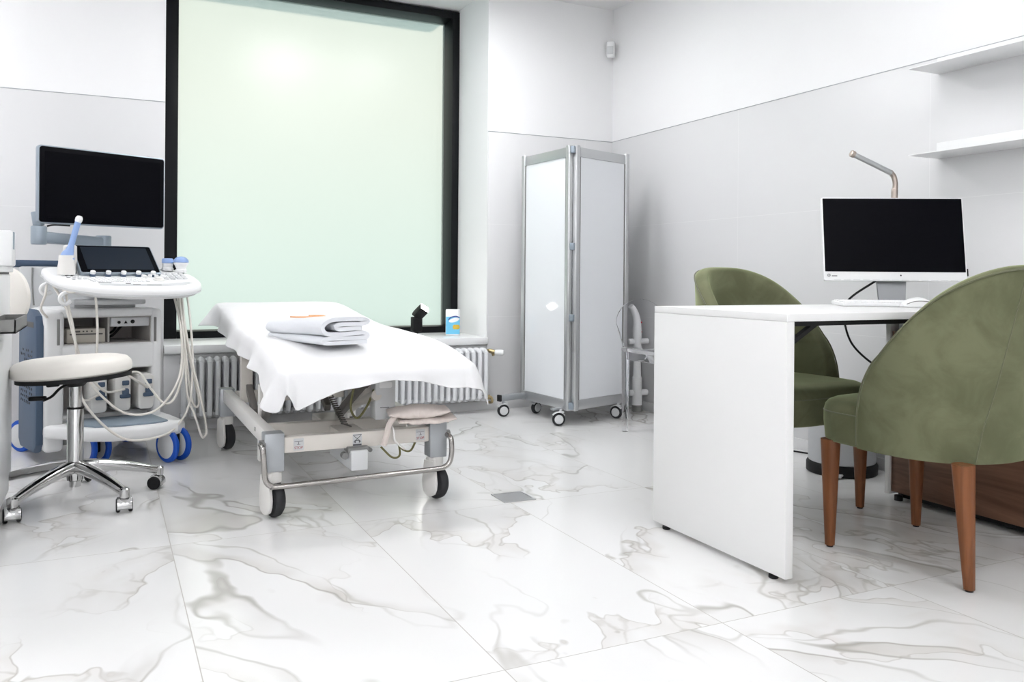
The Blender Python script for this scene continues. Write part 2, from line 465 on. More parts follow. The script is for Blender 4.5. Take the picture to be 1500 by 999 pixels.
# added fill lights, out of view on the ceiling, sized to even the lighting
FILL_LIGHTS = [(-1.5, -1.4, 1.147, 'largest, in the left corner by the front wall'), (.1, -1.4, .984, 'in the middle of the row by the front wall'), (1.3, -1.4, .80, 'on the right of the row by the front wall'),
          (-1.5, -.2, 1.012, 'beside the left wall, before the trolley'), (.1, -.2, .32, 'small, above the middle of the open floor'), (2.0, .8, .60, 'small, before the desk'),
          (-1.5, 2.6, .62, 'medium-sized, beside the left wall'), (1.7, 2.5, .55, 'above the far side of the desk'), (-1.5, 4.1, 1.01, 'large, in the corner behind the ultrasound scanner'),
          (2.2, 2.0, .46, 'small, over the desk by the wall shelves'), (1.3, 4.1, .86, 'above the examination bed'), (2.0, 4.1, .64, 'above the folding screen')]
first = None
for x, y, k, d in FILL_LIGHTS:
    lab = 'added flat square fill light out of view on the ceiling, ' + d
    if first is None:
        first = thing('fill_light', lab, 'ceiling light', (x, y, ZC), 0, 'added fill lights'); first.scale = (k, k, 1)
        b = B(); h = .30
        for s_ in (-1, 1):
            b.bx(s_ * h - .015, s_ * h + .015, -h - .015, h + .015, -.05, 0, .003); b.bx(-h + .015, h - .015, s_ * h - .015, s_ * h + .015, -.05, 0, .003)
        b.done('light_frame', 'white', first)
        B().bx(-h + .012, h - .012, -h + .012, h - .012, -.035, -.02).done('diffuser', 'lamp', first)
    else: dup(first, (x, y, ZC), 0, lab).scale = (k, k, 1)

# ------------------------------------------------------------------ fixed equipment on the walls
# wall shelves: thin board with a back plate
def shelf(z, lab):
    t = thing('wall_shelf', lab, 'shelf', (XR - .010, 2.40, z), 0, 'white wall shelves')
    B().bx(-.182, 0, -1.5, 0, 0, .004, .001).done('shelf_board', 'white', t)
    B().bx(-.012, 0, -1.5, -.0, .0045, .066, .001).done('back_plate', 'white', t)
shelf(1.716, 'upper white wall shelf, level with the top of the grey tiling')
shelf(1.362, 'lower white wall shelf, above the computer screen')

d = thing('motion_detector', 'small white motion detector high in the corner of the room', 'detector', (XR - .05, YB - .05, 2.41), R(-45))
b = B(); b.prism(rrect(.058, .045, .015), -.055, .055, .012); b.done('housing', 'white', d)
B().prism(rrect(.042, .008, .003, cy=-.024), -.035, .02, .002).done('sensor_lens', 'lgrey', d)

t = thing('floor_drain', 'square steel floor drain set in the marble tiles', 'drain', (1.428, 2.93, 0), R(-1))
b = B(); h = .062
for s_ in (-1, 1):
    b.bx(s_ * h - .004, s_ * h + .004, -h - .004, h + .004, 0, .003); b.bx(-h + .004, h - .004, s_ * h - .004, s_ * h + .004, 0, .003)
b.done('drain_frame', 'steel', t)
B().bx(-h + .0045, h - .0045, -h + .0045, h - .0045, 0, .0022).done('drain_plate', 'steel', t)

# radiator
t = thing('radiator', 'long white column radiator under the window sill', 'radiator', (.385, 4.845, 0))
PITCH, NSEC = .0418, 43
b = B()
def sec(bm_):
    bm_.tube([(0, .0, .085), (0, -.026, .087), (0, -.044, .097), (0, -.050, .118), (0, -.050, .358), (0, -.044, .379), (0, -.026, .391), (0, .0, .393), (0, .026, .391), (0, .044, .379), (0, .050, .358), (0, .050, .118), (0, .044, .097), (0, .026, .087)], .0135, 12, 3, closed=True)
    bm_.tube([(0, 0, .088), (0, 0, .390)], .0135, 10)
    for z in (.095, .383): bm_.box((0, 0, z), (.0420, .040, .026), .008)
sec(b)
s0 = b.done('radiator_section', 'radw', t)
for i in range(1, NSEC): same(s0, t, (i * PITCH, 0, 0))
b = B()
b.cyl((-.024, 0, .385), (-.018, 0, .385), .016, n=12); b.cyl((-.024, 0, .092), (-.018, 0, .092), .016, n=12)
b.done('end_plug', 'steel', t)
xe = (NSEC - 1) * PITCH
b = B(); b.tube([(xe + .02, 0, .385), (xe + .05, 0, .388), (xe + .06, -.005, .38), (xe + .065, -.02, .355)], .009, 10, 4)
b.cyl((xe + .045, 0, .385), (xe + .075, -.03, .375), .014, n=12)
b.done('valve', 'brass', t)
b = B(); b.lathe([(.012, 0), (.018, .004), (.019, .04), (.016, .056), (.01, .06)], (xe + .07, -.028, .375), 20, (R(90), R(0), R(55)))
b.done('thermostat_head', 'white', t)
b = B(); b.tube([(xe + .02, 0, .092), (xe + .05, 0, .092), (xe + .062, 0, .085), (xe + .065, 0, .06), (xe + .065, .07, .05)], .009, 10, 4)
b.cyl((xe + .03, 0, .092), (xe + .05, 0, .092), .015, n=12)
b.done('return_pipe', 'brass', t)
b = B()
for x in (.3, 1.45): b.bx(x, x + .02, .05, .083, .2, .26, .003)
b.done('wall_bracket', 'radw', t)

# ------------------------------------------------------------------ on the sill
t = thing('camera_flash', 'black camera flash unit, lit, standing on the window sill', 'flash', (1.81, 5.16, .465), R(8))
B().prism(rrect(.075, .055, .008), 0, .008, .002).done('stand_foot', 'black', t)
b = B(); b.bx(-.033, .033, -.024, .024, .03, .125, .007); b.cyl((0, 0, .008), (0, 0, .032), .012, n=14); b.bx(-.02, .02, -.016, .016, .02, .032, .002)
b.done('body', 'black', t)
b = B(); mxh = Matrix.Translation((.004, 0, .135)) @ Euler((R(42), R(28), 0)).to_matrix().to_4x4()
b.cyl((-.03, 0, .0), (.03, 0, .0), .016, n=14); b.bx(-.031, .031, -.03, .022, -.005, .075, .006)
b.xf(mxh); hd = b.done('flash_head', 'black', t)
B().bx(-.028, .028, -.026, .018, .0752, .080, .001).xf(mxh).done('flash_lens', 'flash', hd)

t = thing('wipes_pack', 'upright white and blue pack on the window sill by the right jamb', 'pack', (2.045, 5.12, .465), R(-20))
b = B(); b.prism(rrect(.092, .055, .02), 0, .172, .006); b.done('pack_body', 'white', t)
b = B(); b.bx(-.045, .045, -.0285, -.0278, .012, .125); b.done('blue_panel', 'cyan', t)
b = B()
b.prism([(.002 + .034 * math.cos(a), .078 + .014 * math.sin(a) + .008 * math.cos(a)) for a in [i * math.pi / 12 for i in range(24)]], 0, .0006, mx=Matrix.Translation((.006, -.0286, .025)) @ FACE_NY)
b.done('white_swirl', 'white', t)
b = B(); b.tube([(-.03, -.0298, .105), (-.01, -.0298, .122), (.02, -.0298, .128), (.043, -.0298, .120)], .0035, 6, 5); b.done('navy_swoosh', 'navy', t)
b = B(); b.prism(rrect(.045, .03, .012), 0, .0006, mx=Matrix.Translation((.022, -.0288, .058)) @ FACE_NY); b.done('yellow_patch', 'gold', t)
# ------------------------------------------------------------------ examination bed
bed = thing('examination_bed', 'beige height-adjustable examination bed on four castors in front of the window', 'bed', (.85, 3.65, 0))
BX, BY = .85, 3.65
def L(x, y, z): return Vector((x - BX, y - BY, z))        # room -> bed coordinates
T0 = Matrix.Translation((-BX, -BY, 0))
XA, XB, YA, YZ = .535, 1.145, 3.035, 4.30                  # frame corners
for x, s in ((XA, -1), (XB, 1)):
    b = B(); b.bx(x - .02, x + .02, YA + .035, YZ - .035, .236, .296, .004); b.xf(T0); b.done('side_rail', 'creamw', bed)
for y in (YA, YZ):
    b = B(); b.bx(XA + .034, XB - .034, y - .022, y + .022, .226, .282, .004); b.xf(T0); b.done('cross_beam', 'cream', bed)
def wheel(x, y, s):
    b = B(); b.bx(x - .034, x + .034, y - .034, y + .034, .165, .300, .004)
    b.xf(T0); cb = b.done('corner_block', 'alug', bed)
    b = B(); b.lathe([(.030, .125), (.031, .128), (.031, .164), (.030, .165)], (x, y, 0), 24)
    # fork cover: long rounded cheek on the outer side of the tyre
    for q in (-1,):
        xx = x + q * .026
        prof = [(-.031, .15), (.031, .15), (.038, .10), (.043, .068), (.040, .044), (.030, .024), (.010, .014), (-.010, .014), (-.030, .024), (-.040, .044), (-.043, .068), (-.038, .10)]
        b.prism([(py, pz) for py, pz in prof], -.006, .006, .002, Matrix.Translation((xx, y, 0)) @ Matrix(((0, 0, 1, 0), (1, 0, 0, 0), (0, 1, 0, 0), (0, 0, 0, 1))))
    b.bx(x - .028, x + .02, y - .026, y + .026, .138, .16, .003)
    TR = T0 @ Matrix.Translation((x, y, 0)) @ Matrix.Rotation(R(17), 4, 'Z') @ Matrix.Translation((-x, -y, 0))
    b.xf(TR); cs = b.done('castor_fork', 'creamw', bed)
    b = B(); b.lathe([(.040, -.018), (.058, -.017), (.0645, -.010), (.066, 0), (.0645, .010), (.058, .017), (.040, .018)], (x + .004, y, .067), 36, (0, R(90), 0))
    b.xf(TR); b.done('tyre', 'rubber', cs)
for x, y, s in ((XA, YA, -1), (XB, YA, 1), (XA, YZ, -1), (XB, YZ, 1)): wheel(x, y, s)
b = B(); yb_ = YA - .062
b.tube([(XA - .045, YA - .02, .262), (XA - .046, YA - .05, .262), (XA - .044, yb_, .25), (XA - .040, yb_, .19), (XA - .034, yb_, .145), (XA - .015, yb_, .125), (XA + .02, yb_, .120),
        (.85, yb_, .124), (XB - .03, yb_, .128), (XB + .012, yb_, .133), (XB + .034, yb_, .150), (XB + .042, yb_, .185), (XB + .040, yb_, .235), (XB + .036, YA - .045, .248), (XB + .032, YA - .02, .25)], .0100, 14, 6)
b.xf(T0); b.done('foot_bar', 'bar', bed)
b = B(); b.cyl((XA - .050, YA - .02, .262), (XA - .03, YA - .02, .262), .016, n=16); b.cyl((XB + .03, YA - .02, .25), (XB + .048, YA - .02, .25), .016, n=16)
b.xf(T0); b.done('bar_clamp', 'mgrey', bed)
# lifting mechanism
b = B(); b.bx(.56, 1.12, 3.30, 3.345, .225, .28, .004); b.xf(T0); b.done('inner_beam', 'cream', bed)
b = B(); b.bx(.80, .90, 3.05, 3.62, .232, .262, .004); b.xf(T0); b.done('base_plate', 'cream', bed)
for x in (.585, .90):
    for (ya, za, yb, zb) in ((3.56, .26, 3.08, .475), (3.75, .26, 4.25, .50)):
        b = B(); d = Vector((0, yb - ya, zb - za)); mid = Vector((x, (ya + yb) / 2, (za + zb) / 2))
        b.box(mid, (.028, d.length, .034), .004, rot=(math.atan2(d.z, d.y), 0, 0)); b.xf(T0); b.done('lift_arm', 'taupe', bed)
b = B()
b.bx(.555, 1.17, 3.05, 3.08, .46, .495, .003); b.bx(.555, 1.17, 4.55, 4.58, .55, .585, .003)
for x in (.565, 1.15):
    b.box((x, 3.6, .505), (.03, 1.15, .035), .003, rot=(R(2.5), 0, 0)); b.box((x, 4.4, .568), (.03, .62, .035), .003, rot=(R(6), 0, 0))
b.bx(.55, .60, 3.92, 3.97, .29, .53, .004); b.bx(1.1, 1.15, 3.92, 3.97, .29, .53, .004)
b.xf(T0); b.done('upper_frame', 'cream', bed)
b = B(); b.bx(.572, .596, 3.56, 3.60, .13, .40, .003); b.bx(.562, .582, 3.50, 3.54, .10, .33, .003); b.xf(T0); b.done('brake_lever', 'creamw', bed)
b = B(); b.box((.93, 3.35, .36), (.05, .40, .05), .004, rot=(R(-20), 0, 0)); b.cyl((.93, 3.1, .40), (.93, 3.5, .31), .02, n=16); b.xf(T0); b.done('actuator', 'cream', bed)
b = B(); b.bx(.925, 1.005, 3.10, 3.17, .305, .485, .006); b.xf(T0); cbx = b.done('control_box', 'lgrey', bed)
b = B(); b.prism(rrect(.05, .022, .006), 0, .0015, mx=T0 @ Matrix.Translation((.965, 3.0995, .437)) @ FACE_NY); b.done('box_label', 'white', cbx)
b = B(); b.bx(-.014, .014, -.0012, .0012, 0, .0008); b.bx(-.02, -.016, -.002, .002, 0, .0006)
b.xf(T0 @ Matrix.Translation((.965, 3.0990, .352)) @ FACE_NY); b.done('box_print', 'inkp', cbx)
b = B(); b.bx(.80, .862, 2.975, 3.30, .150, .222, .003); b.xf(T0); b.done('pedal_box', 'lgrey', bed)
b = B(); b.bx(.792, .870, 2.985, 3.05, .213, .232, .003); b.cyl((.785, 3.0, .2), (.785, 3.03, .2), .012, n=12); b.cyl((.878, 3.0, .215), (.878, 3.03, .215), .008, n=12); b.xf(T0); b.done('pedal_bracket', 'mgrey', bed)
# stickers on the near beam
for x in (.62, 1.075):
    fx = T0 @ Matrix.Translation((x, YA - .0222, .254)) @ FACE_NY
    b = B(); b.prism(rrect(.036, .042, .002), 0, .0006, mx=fx); st = b.done('brake_sticker', 'stick', bed)
    tx = text('stop_lettering', 'STOP', .0125, 'redtxt', st, fx @ Matrix.Translation((0, -.012, .0008)))
    b = B(); b.bx(-.015, .015, .0105, .0118, .0006, .0012); b.bx(-.001, .001, .001, .009, .0006, .0012); b.bx(-.006, .006, -.001, .0005, .0006, .0012); b.xf(fx); b.done('sticker_symbol', 'inkp', st)
fx = T0 @ Matrix.Translation((.832, YA - .0222, .254)) @ FACE_NY
b = B(); b.prism(rrect(.034, .044, .002), 0, .0006, mx=fx); st = b.done('warning_sticker', 'stick', bed)
b = B()
for a in (40, -40): b.box((0, .004, .001), (.036, .002, .0006), rot=(0, 0, R(a)))
b.bx(-.010, .010, -.004, -.001, .0006, .0012); b.bx(-.010, -.006, -.011, -.004, .0006, .0012); b.bx(.006, .010, -.011, -.004, .0006, .0012); b.bx(-.016, .016, -.021, -.015, .0006, .0012); b.bx(-.016, .016, .017, .019, .0006, .0012)
b.xf(fx); b.done('sticker_symbol', 'inkp', st)
text('rail_lettering', 'KT', .022, 'mgrey', bed, T0 @ Matrix.Translation((XA - .0203, 3.30, .267)) @ Euler((R(90), 0, R(-90))).to_matrix().to_4x4())
# cables under the bed
b = B(); b.tube([(.845, 3.1, .45), (.83, 3.10, .36), (.862, 3.12, .315), (.90, 3.12, .36), (.925, 3.12, .42)], .0045, 8, 8); b.xf(T0); b.done('cable', 'wirey', bed)
b = B(); b.tube([(1.00, 3.06, .225), (1.02, 3.05, .195), (1.05, 3.05, .19), (1.075, 3.06, .225)], .004, 8, 8); b.tube([(.93, 3.04, .215), (.97, 3.03, .175), (1.0, 3.03, .18), (1.005, 3.06, .225)], .004, 8, 8); b.xf(T0); b.done('cable', 'wirey', bed)
b = B(); b.tube([(.965, 3.09, .31), (.955, 2.97, .29), (.96, 2.965, .25), (.985, 2.965, .225), (1.0, 2.97, .215)], .004, 8, 8); b.xf(T0); b.done('cable', 'creamw', bed)
b = B(); hx = []
for i in range(160):
    a = i * 2 * math.pi / 12; t_ = i / 159
    c = Vector((.80 + .04 * t_, 3.28 - .06 * t_, .375 - .10 * t_))
    hx.append(c + Vector((.011 * math.cos(a), .011 * math.sin(a), 0)))
b.tube([(.77, 3.3, .47), (.78, 3.3, .42)] + hx + [(.86, 3.2, .27)], .0028, 6); b.xf(T0); b.done('coiled_cable', 'taupe', bed)
# mattress (under the sheet)
PROF = [(2.90, .512), (3.0, .541), (3.2, .579), (3.4, .596), (3.7, .606), (4.0, .618), (4.25, .643), (4.5, .676), (4.65, .692), (4.78, .699), (4.84, .694)]
def ztop(y):
    if y <= PROF[0][0]: return PROF[0][1]
    for (a, za), (c, zc) in zip(PROF, PROF[1:]):
        if y <= c:
            t_ = (y - a) / (c - a); return za + (zc - za) * t_
    return PROF[-1][1]
def zs(y): return sum(ztop(y + d) for d in (-.08, -.04, 0, .04, .08)) / 5
def x1(y): return 1.265 - (y - 2.92) * .040
X0, Y0, Y1 = .535, 2.915, 4.82
rings = []
for i in range(25):
    y = Y0 + .05 + (Y1 - Y0 - .07) * i / 24; zt = zs(y) - .006; xa, xb = X0 + .012, x1(y) - .03
    th = .05
    rings.append([L(xx, y, zz) for xx, zz in ((xa, zt - th), (xa - .004, zt - th / 2), (xa + .006, zt - .012), (xa + .03, zt), ((xa + xb) / 2, zt), (xb - .03, zt), (xb - .006, zt - .012), (xb + .004, zt - th / 2), (xb, zt - th))])
b = B(); b.loft(rings); b.done('mattress', 'warmg', bed)

# the sheet thrown over it: top plus a hanging skirt of uneven length
def sheet():
    bm = bmesh.new(); rc = .035
    peri = []                                   # (point, outward, hang length)
    def seg(pa, pb, n, out):
        for i in range(n):
            t_ = i / n; peri.append((Vector(pa).lerp(Vector(pb), t_), Vector(out)))
    y0, y1 = Y0, Y1
    xa, xb0, xb1 = X0, x1(Y0), x1(Y1)
    def corner(c, a0, a1, n=6):
        for i in range(n):
            a = R(a0 + (a1 - a0) * i / n); peri.append((Vector(c) + rc * Vector((math.cos(a), math.sin(a))), Vector((math.cos(a), math.sin(a)))))
    seg((xa, y1 - rc), (xa, y0 + rc), 60, (-1, 0))
    corner((xa + rc, y0 + rc), 180, 270)
    seg((xa + rc, y0), (xb0 - rc, y0), 44, (0, -1))
    corner((xb0 - rc, y0 + rc), 270, 360)
    seg((xb0, y0 + rc), (xb1, y1 - rc), 60, (1, 0))
    corner((xb1 - rc, y1 - rc), 0, 90)
    seg((xb1 - rc, y1), (xa + rc, y1), 30, (0, 1))
    corner((xa + rc, y1 - rc), 90, 180)
    n = len(peri)
    # hang lengths by stretch of the edge
    def interp(tab, v):
        for (a, p), (c, q) in zip(tab, tab[1:]):
            if v <= c:
                t_ = max(0, (v - a) / (c - a)); return p + (q - p) * t_
        return tab[-1][1]
    LT = [(0, .105), (6, .085), (12, .072), (24, .070), (36, .076), (44, .074), (50, .066), (54, .060), (58, .072), (62, .132), (63, .110), (65, .046), (67, .118), (68, .112), (72, .082), (78, .052), (84, .036), (90, .026), (97, .034), (104, .062), (109, .064), (112, .075), (114, .15), (117, .12), (122, .09), (180, .09), (n, .10)]
    rows = 7
    def hang(i): return interp(LT, i)
    ringv = []
    for r in range(rows + 1):
        row = []
        for i, (p, o) in enumerate(peri):
            h = hang(i); t_ = r / rows
            ph = i * .55
            # folds grow towards the hem
            wv = (.010 * math.sin(ph) + .008 * math.sin(ph * .43 + 1.3) + .012 * noise.noise(Vector((p.x * 9, p.y * 9, 3.)))) * t_ ** 1.3
            flare = .010 * math.sin(min(1, t_ * 3) * math.pi / 2) + .016 * t_
            if i <= 4: flare += .06 * t_ * (1 - i / 5)
            if 46 <= i <= 58: flare += .012 * t_
            if 60 <= i <= 66: flare += .03 * t_ * (1 if abs(i - 63) > 1 else -.6)
            if 110 <= i <= 118: flare += .03 * t_
            q = p + o * (flare + wv)
            zt = zs(p.y) + .004
            dz = .010 * (1 - math.cos(min(1, t_ * 3) * math.pi / 2)) + h * t_
            row.append(bm.verts.new(L(q.x, q.y, zt - .010 - dz)))
        ringv.append(row)
    for a, c in zip(ringv, ringv[1:]):
        for i in range(n):
            j = (i + 1) % n; bm.faces.new((a[i], a[j], c[j], c[i]))
    # top: concentric shrink of the outline towards the centre line, then a strip
    prev = ringv[0]
    ins = [.006, .018, .04, .08, .14, .20, .26, .30, .33, .45]
    for d in ins:
        row = []
        for i, (p, o) in enumerate(peri):
            xc = (X0 + x1(p.y)) / 2
            half = (x1(p.y) - X0) / 2
            k = min(1., d / half)
            x = p.x + (xc - p.x) * k
            y = p.y
            yc0, yc1 = Y0 + min(d, .33), Y1 - min(d, .33)
            y = yc0 + (p.y - Y0) * (yc1 - yc0) / (Y1 - Y0)
            edge = max(0., 1 - d / .03)
            zz = zs(y) + .004 - .010 * edge ** 2 + .0035 * noise.noise(Vector((x * 3.2, y * 2.4, 0))) + .0016 * noise.noise(Vector((x * 11, y * 8, 5))) + .005 * max(0., 1 - (x - X0) / .14) * noise.noise(Vector((x * 22, y * 13, 2)))
            row.append(bm.verts.new(L(x, y, zz)))
        for i in range(n):
            j = (i + 1) % n; bm.faces.new((prev[i], prev[j], row[j], row[i]))
        prev = row
    # close the slit along the centre line
    bmesh.ops.remove_doubles(bm, verts=prev, dist=.004)
    bmesh.ops.recalc_face_normals(bm, faces=bm.faces)
    me = bpy.data.meshes.new('bed_sheet'); bm.to_mesh(me); bm.free()
    for p in me.polygons: p.use_smooth = True
    me.materials.append(M['sheet'])
    o = bpy.data.objects.new('bed_sheet', me); COL.objects.link(o); o.location = (BX, BY, 0)
    so = o.modifiers.new('s', 'SOLIDIFY'); so.thickness = .0025; so.offset = 1
    sb = o.modifiers.new('u', 'SUBSURF'); sb.levels = 1; sb.render_levels = 1
    return o
tag(sheet(), 'white cloth sheet draped over the examination bed, its hem hanging in points', 'sheet')

# folded towel: one long strip folded over itself
def towel():
    t = thing('folded_towel', 'folded white towel with orange stitching lying on the bed sheet', 'towel', (.715, 3.085, zs(3.3) + .006), R(17))
    cl = catmull([(.165, .049), (.11, .051), (.062, .049), (.050, .042), (.062, .036), (.12, .038), (.178, .042), (.200, .052), (.180, .066), (.12, .072), (.055, .071), (.018, .060), (.010, .044), (.028, .029), (.10, .024), (.17, .025), (.196, .020), (.190, .012), (.12, .008), (.05, .008), (.004, .008)], 5) if False else None
    pts = [(.172, .049), (.12, .049), (.072, .048), (.061, .055), (.074, .062), (.12, .063), (.172, .063), (.196, .0695), (.172, .077), (.11, .079), (.05, .077), (.016, .066), (.005, .050), (.018, .036), (.06, .033), (.13, .034), (.186, .035), (.204, .028), (.188, .021), (.12, .020), (.03, .021), (.010, .014), (.03, .007), (.12, .007), (.196, .007)]
    c3 = catmull([(p[0], 0, p[1] * 1.17) for p in pts], 5)
    k = len(c3); hw = .0077
    def loop(y, jig):
        a, c = [], []
        for i in range(k):
            d = (c3[min(i + 1, k - 1)] - c3[max(i - 1, 0)]).normalized(); nrm = Vector((-d.z, 0, d.x))
            p = c3[i].copy()
            p.x += jig * .006 * math.sin(i * .21 + y * 9); p.z *= 1 + .06 * math.sin(y * 11 + 1.) * jig - .12 * y
            p.x += .004 * noise.noise(Vector((y * 14, i * .12, 1)))
            a.append(p + nrm * hw); c.append(p - nrm * hw)
        return [Vector((q.x, y, max(.001, q.z))) for q in a + c[::-1]]
    b = B(); b.loft([loop(-.002 + .43 * j / 26, 1.) for j in range(27)])
    b.done('towel_cloth', 'towel', t, 50)
    b = B()
    def tz(x, y): return .1005 - .009 * y * 1.0 + .0006
    b.tube([(.035, .30, tz(0, .30) - .0035), (.040, .24, tz(0, .24) - .0025), (.060, .19, tz(0, .19) - .001), (.09, .165, tz(0, .165)), (.115, .175, tz(0, .175) + .0005), (.125, .21, tz(0, .21)), (.11, .235, tz(0, .235))], .0036, 6, 6)
    b.tube([(.10, .27, tz(0, .27)), (.13, .285, tz(0, .28)), (.16, .26, tz(0, .26) - .001)], .0036, 6, 6)
    b.done('embroidery', 'orange', t)
towel()

# beige pad lying on the near right corner of the bed frame
t = thing('folded_cloth', 'folded beige terry cloth lying on the near right corner of the bed frame', 'cloth', (1.010, 3.01, .300), R(-12))
def pad(z0, z1, y0, y1, xa, xb, seed):
    rings = []
    for i in range(33):
        u = i / 32; x = xa + (xb - xa) * u
        hh = (z1 - z0) * (math.sin(math.pi * min(1, max(0, u * .94 + .03))) ** .5)
        zc = (z0 + z1) / 2 + .010 * max(0, u - .7) / .3 + .004 * noise.noise(Vector((u * 5, seed, 0)))
        ring = []
        for j in range(20):
            a = 2 * math.pi * j / 20
            yy = (y0 + y1) / 2 + (y1 - y0) / 2 * math.copysign(abs(math.cos(a)) ** .6, math.cos(a))
            if math.cos(a) < 0: yy += .004 * math.sin(i * 1.55)
            zz = zc + hh / 2 * math.copysign(abs(math.sin(a)) ** .7, math.sin(a)) * (1 + .3 * (1 if math.sin(a) > 0 else 0) * math.sin(u * math.pi))
            ring.append(Vector((x, yy, zz)))
        rings.append(ring)
    return rings
b = B(); b.loft(pad(.001, .024, -.06, .095, -.025, .19, 1.)); b.done('lower_fold', 'beige', t, 60)
b = B(); b.loft(pad(.021, .060, -.055, .09, -.06, .165, 4.)); b.done('upper_fold', 'beige', t, 60)
b = B(); b.tube([(-.04, -.03, .03), (-.06, -.055, .012), (-.070, -.062, -.025), (-.082, -.062, -.065)], .011, 10, 6); b.done('cloth_strap', 'beige', t)

# ------------------------------------------------------------------ swivel stool
SX, SY = -.099, 3.561
st = thing('swivel_stool', 'round cream swivel stool with chrome five-armed castor base', 'stool', (SX, SY, 0))
ANG = [13, -57, -127, 160, 87]
def stool_leg(a):
    rings = []
    for i in range(13):
        u = i / 12; r = .020 + .285 * u
        z = .128 - .052 * u ** 1.7 - .004 * u; wv = .027 - .011 * u; h = .026 - .011 * u
        ca, sa = math.cos(R(a)), math.sin(R(a))
        ring = []
        for k in range(14):
            q = 2 * math.pi * k / 14; o = wv * math.cos(q); zz = z + h * math.copysign(abs(math.sin(q)) ** .8, math.sin(q))
            ring.append(Vector((r * ca - o * sa, r * sa + o * ca, zz)))
        rings.append(ring)
    b = B(); b.loft(rings)
    c = (.303 * math.cos(R(a)), .303 * math.sin(R(a)))
    b.lathe([(.010, .052), (.017, .056), (.018, .084), (.012, .089)], (c[0], c[1], 0), 16)
    lg = b.done('base_leg', 'chrome', st)
    sw = R({13: 158, -57: 92, -127: 100, 160: 20, 87: 300}[a])
    mxc = Matrix.Translation((c[0], c[1], 0)) @ Matrix.Rotation(sw, 4, 'Z') @ Matrix.Translation((.012, 0, 0))
    b = B()
    for s in (-1, 1): b.lathe([(.004, -.007), (.022, -.007), (.0255, -.004), (.0255, .004), (.022, .007), (.004, .007)], (0, s * .0205, .0258), 24, (R(90), 0, 0))
    b.cyl((0, -.022, .0258), (0, .022, .0258), .006, n=10)
    b.xf(mxc); b.done('castor_wheel', 'black', lg)
    b = B(); arc = []
    for s, rr in ((1, .0305), (-1, .0268)):
        arc += [(rr * math.cos(R(q)), rr * math.sin(R(q))) for q in (range(62, 206, 12) if s > 0 else range(206, 61, -12))]
    b.prism(arc, -.0245, .0245, .001, Matrix.Translation((0, 0, .0258)) @ Euler((R(90), 0, 0)).to_matrix().to_4x4())
    b.cyl((-.012, 0, .040), (-.012, 0, .056), .006, n=10)
    b.xf(mxc); b.done('castor_hood', 'chrome', lg)
for a in ANG: stool_leg(a)
b = B(); b.lathe([(.012, .052), (.020, .054), (.021, .075), (.030, .08), (.032, .132), (.03, .14), (.0285, .145), (.0285, .345), (.026, .35)], n=32); b.done('gas_column', 'chrome', st)
b = B(); b.lathe([(.0295, .346), (.0295, .352), (.022, .353)], n=24); b.done('column_ring', 'black', st)
b = B(); b.cyl((0, 0, .35), (0, 0, .44), .021, n=28); b.done('piston', 'chrome', st)
tilt = Euler((R(-1), R(-3.2), 0)).to_matrix().to_4x4()
b = B(); b.lathe([(.01, .540), (.12, .541), (.163, .538), (.190, .530), (.203, .516), (.207, .498), (.204, .482), (.193, .474), (.1, .473), (.01, .473)], (-.012, .004, 0), 64)
b.xf(Matrix.Translation((0, 0, .5)) @ tilt @ Matrix.Translation((0, 0, -.5))); b.done('seat', 'leather', st)
b = B(); b.lathe([(.01, .473), (.196, .474), (.196, .459), (.06, .458), (.03, .43), (.01, .43)], (-.006, 0, 0), 48); b.bx(-.10, -.055, -.03, .03, .437, .462, .006)
b.xf(Matrix.Translation((0, 0, .5)) @ tilt @ Matrix.Translation((0, 0, -.5))); b.done('seat_plate', 'black', st)
b = B(); dv = Vector((-.279, .286, 0)); 
pl = [(-.03, .03, .456), (-.18, .18, .452), (-.26, .268, .456), (-.292, .30, .50), (-.296, .305, .62), (-.292, .298, .74)]
rings = []
cp = catmull(pl, 6)
for i, p in enumerate(cp):
    d = (cp[min(i + 1, len(cp) - 1)] - cp[max(i - 1, 0)]).normalized(); side = Vector((.707, .707, 0)); up = side.cross(d)
    rings.append([p + side * sx * .020 + up * sz * .004 for sx, sz in ((-1, -1), (1, -1), (1, 1), (-1, 1))])
b.loft(rings); b.done('back_bar', 'black', st)
b = B(); b.tube([(-.02, -.02, .445), (-.05, -.05, .430), (-.075, -.075, .405), (-.10, -.10, .395)], .005, 8, 5); b.bx(-.155, -.095, -.012, .012, .382, .398, .005).bm
for v in b.bm.verts: pass
b.done('height_lever', 'black', st)
b = B(); b.lathe([(.01, .028), (.07, .027), (.105, .02), (.118, .008), (.118, -.006), (.105, -.012), (.01, -.014)], n=48)
b.xf(Matrix.Translation((-.250, .270, .757)) @ Matrix.Rotation(R(-45), 4, 'Z') @ Matrix.Rotation(R(90), 4, 'X')); b.done('backrest', 'leather', st)

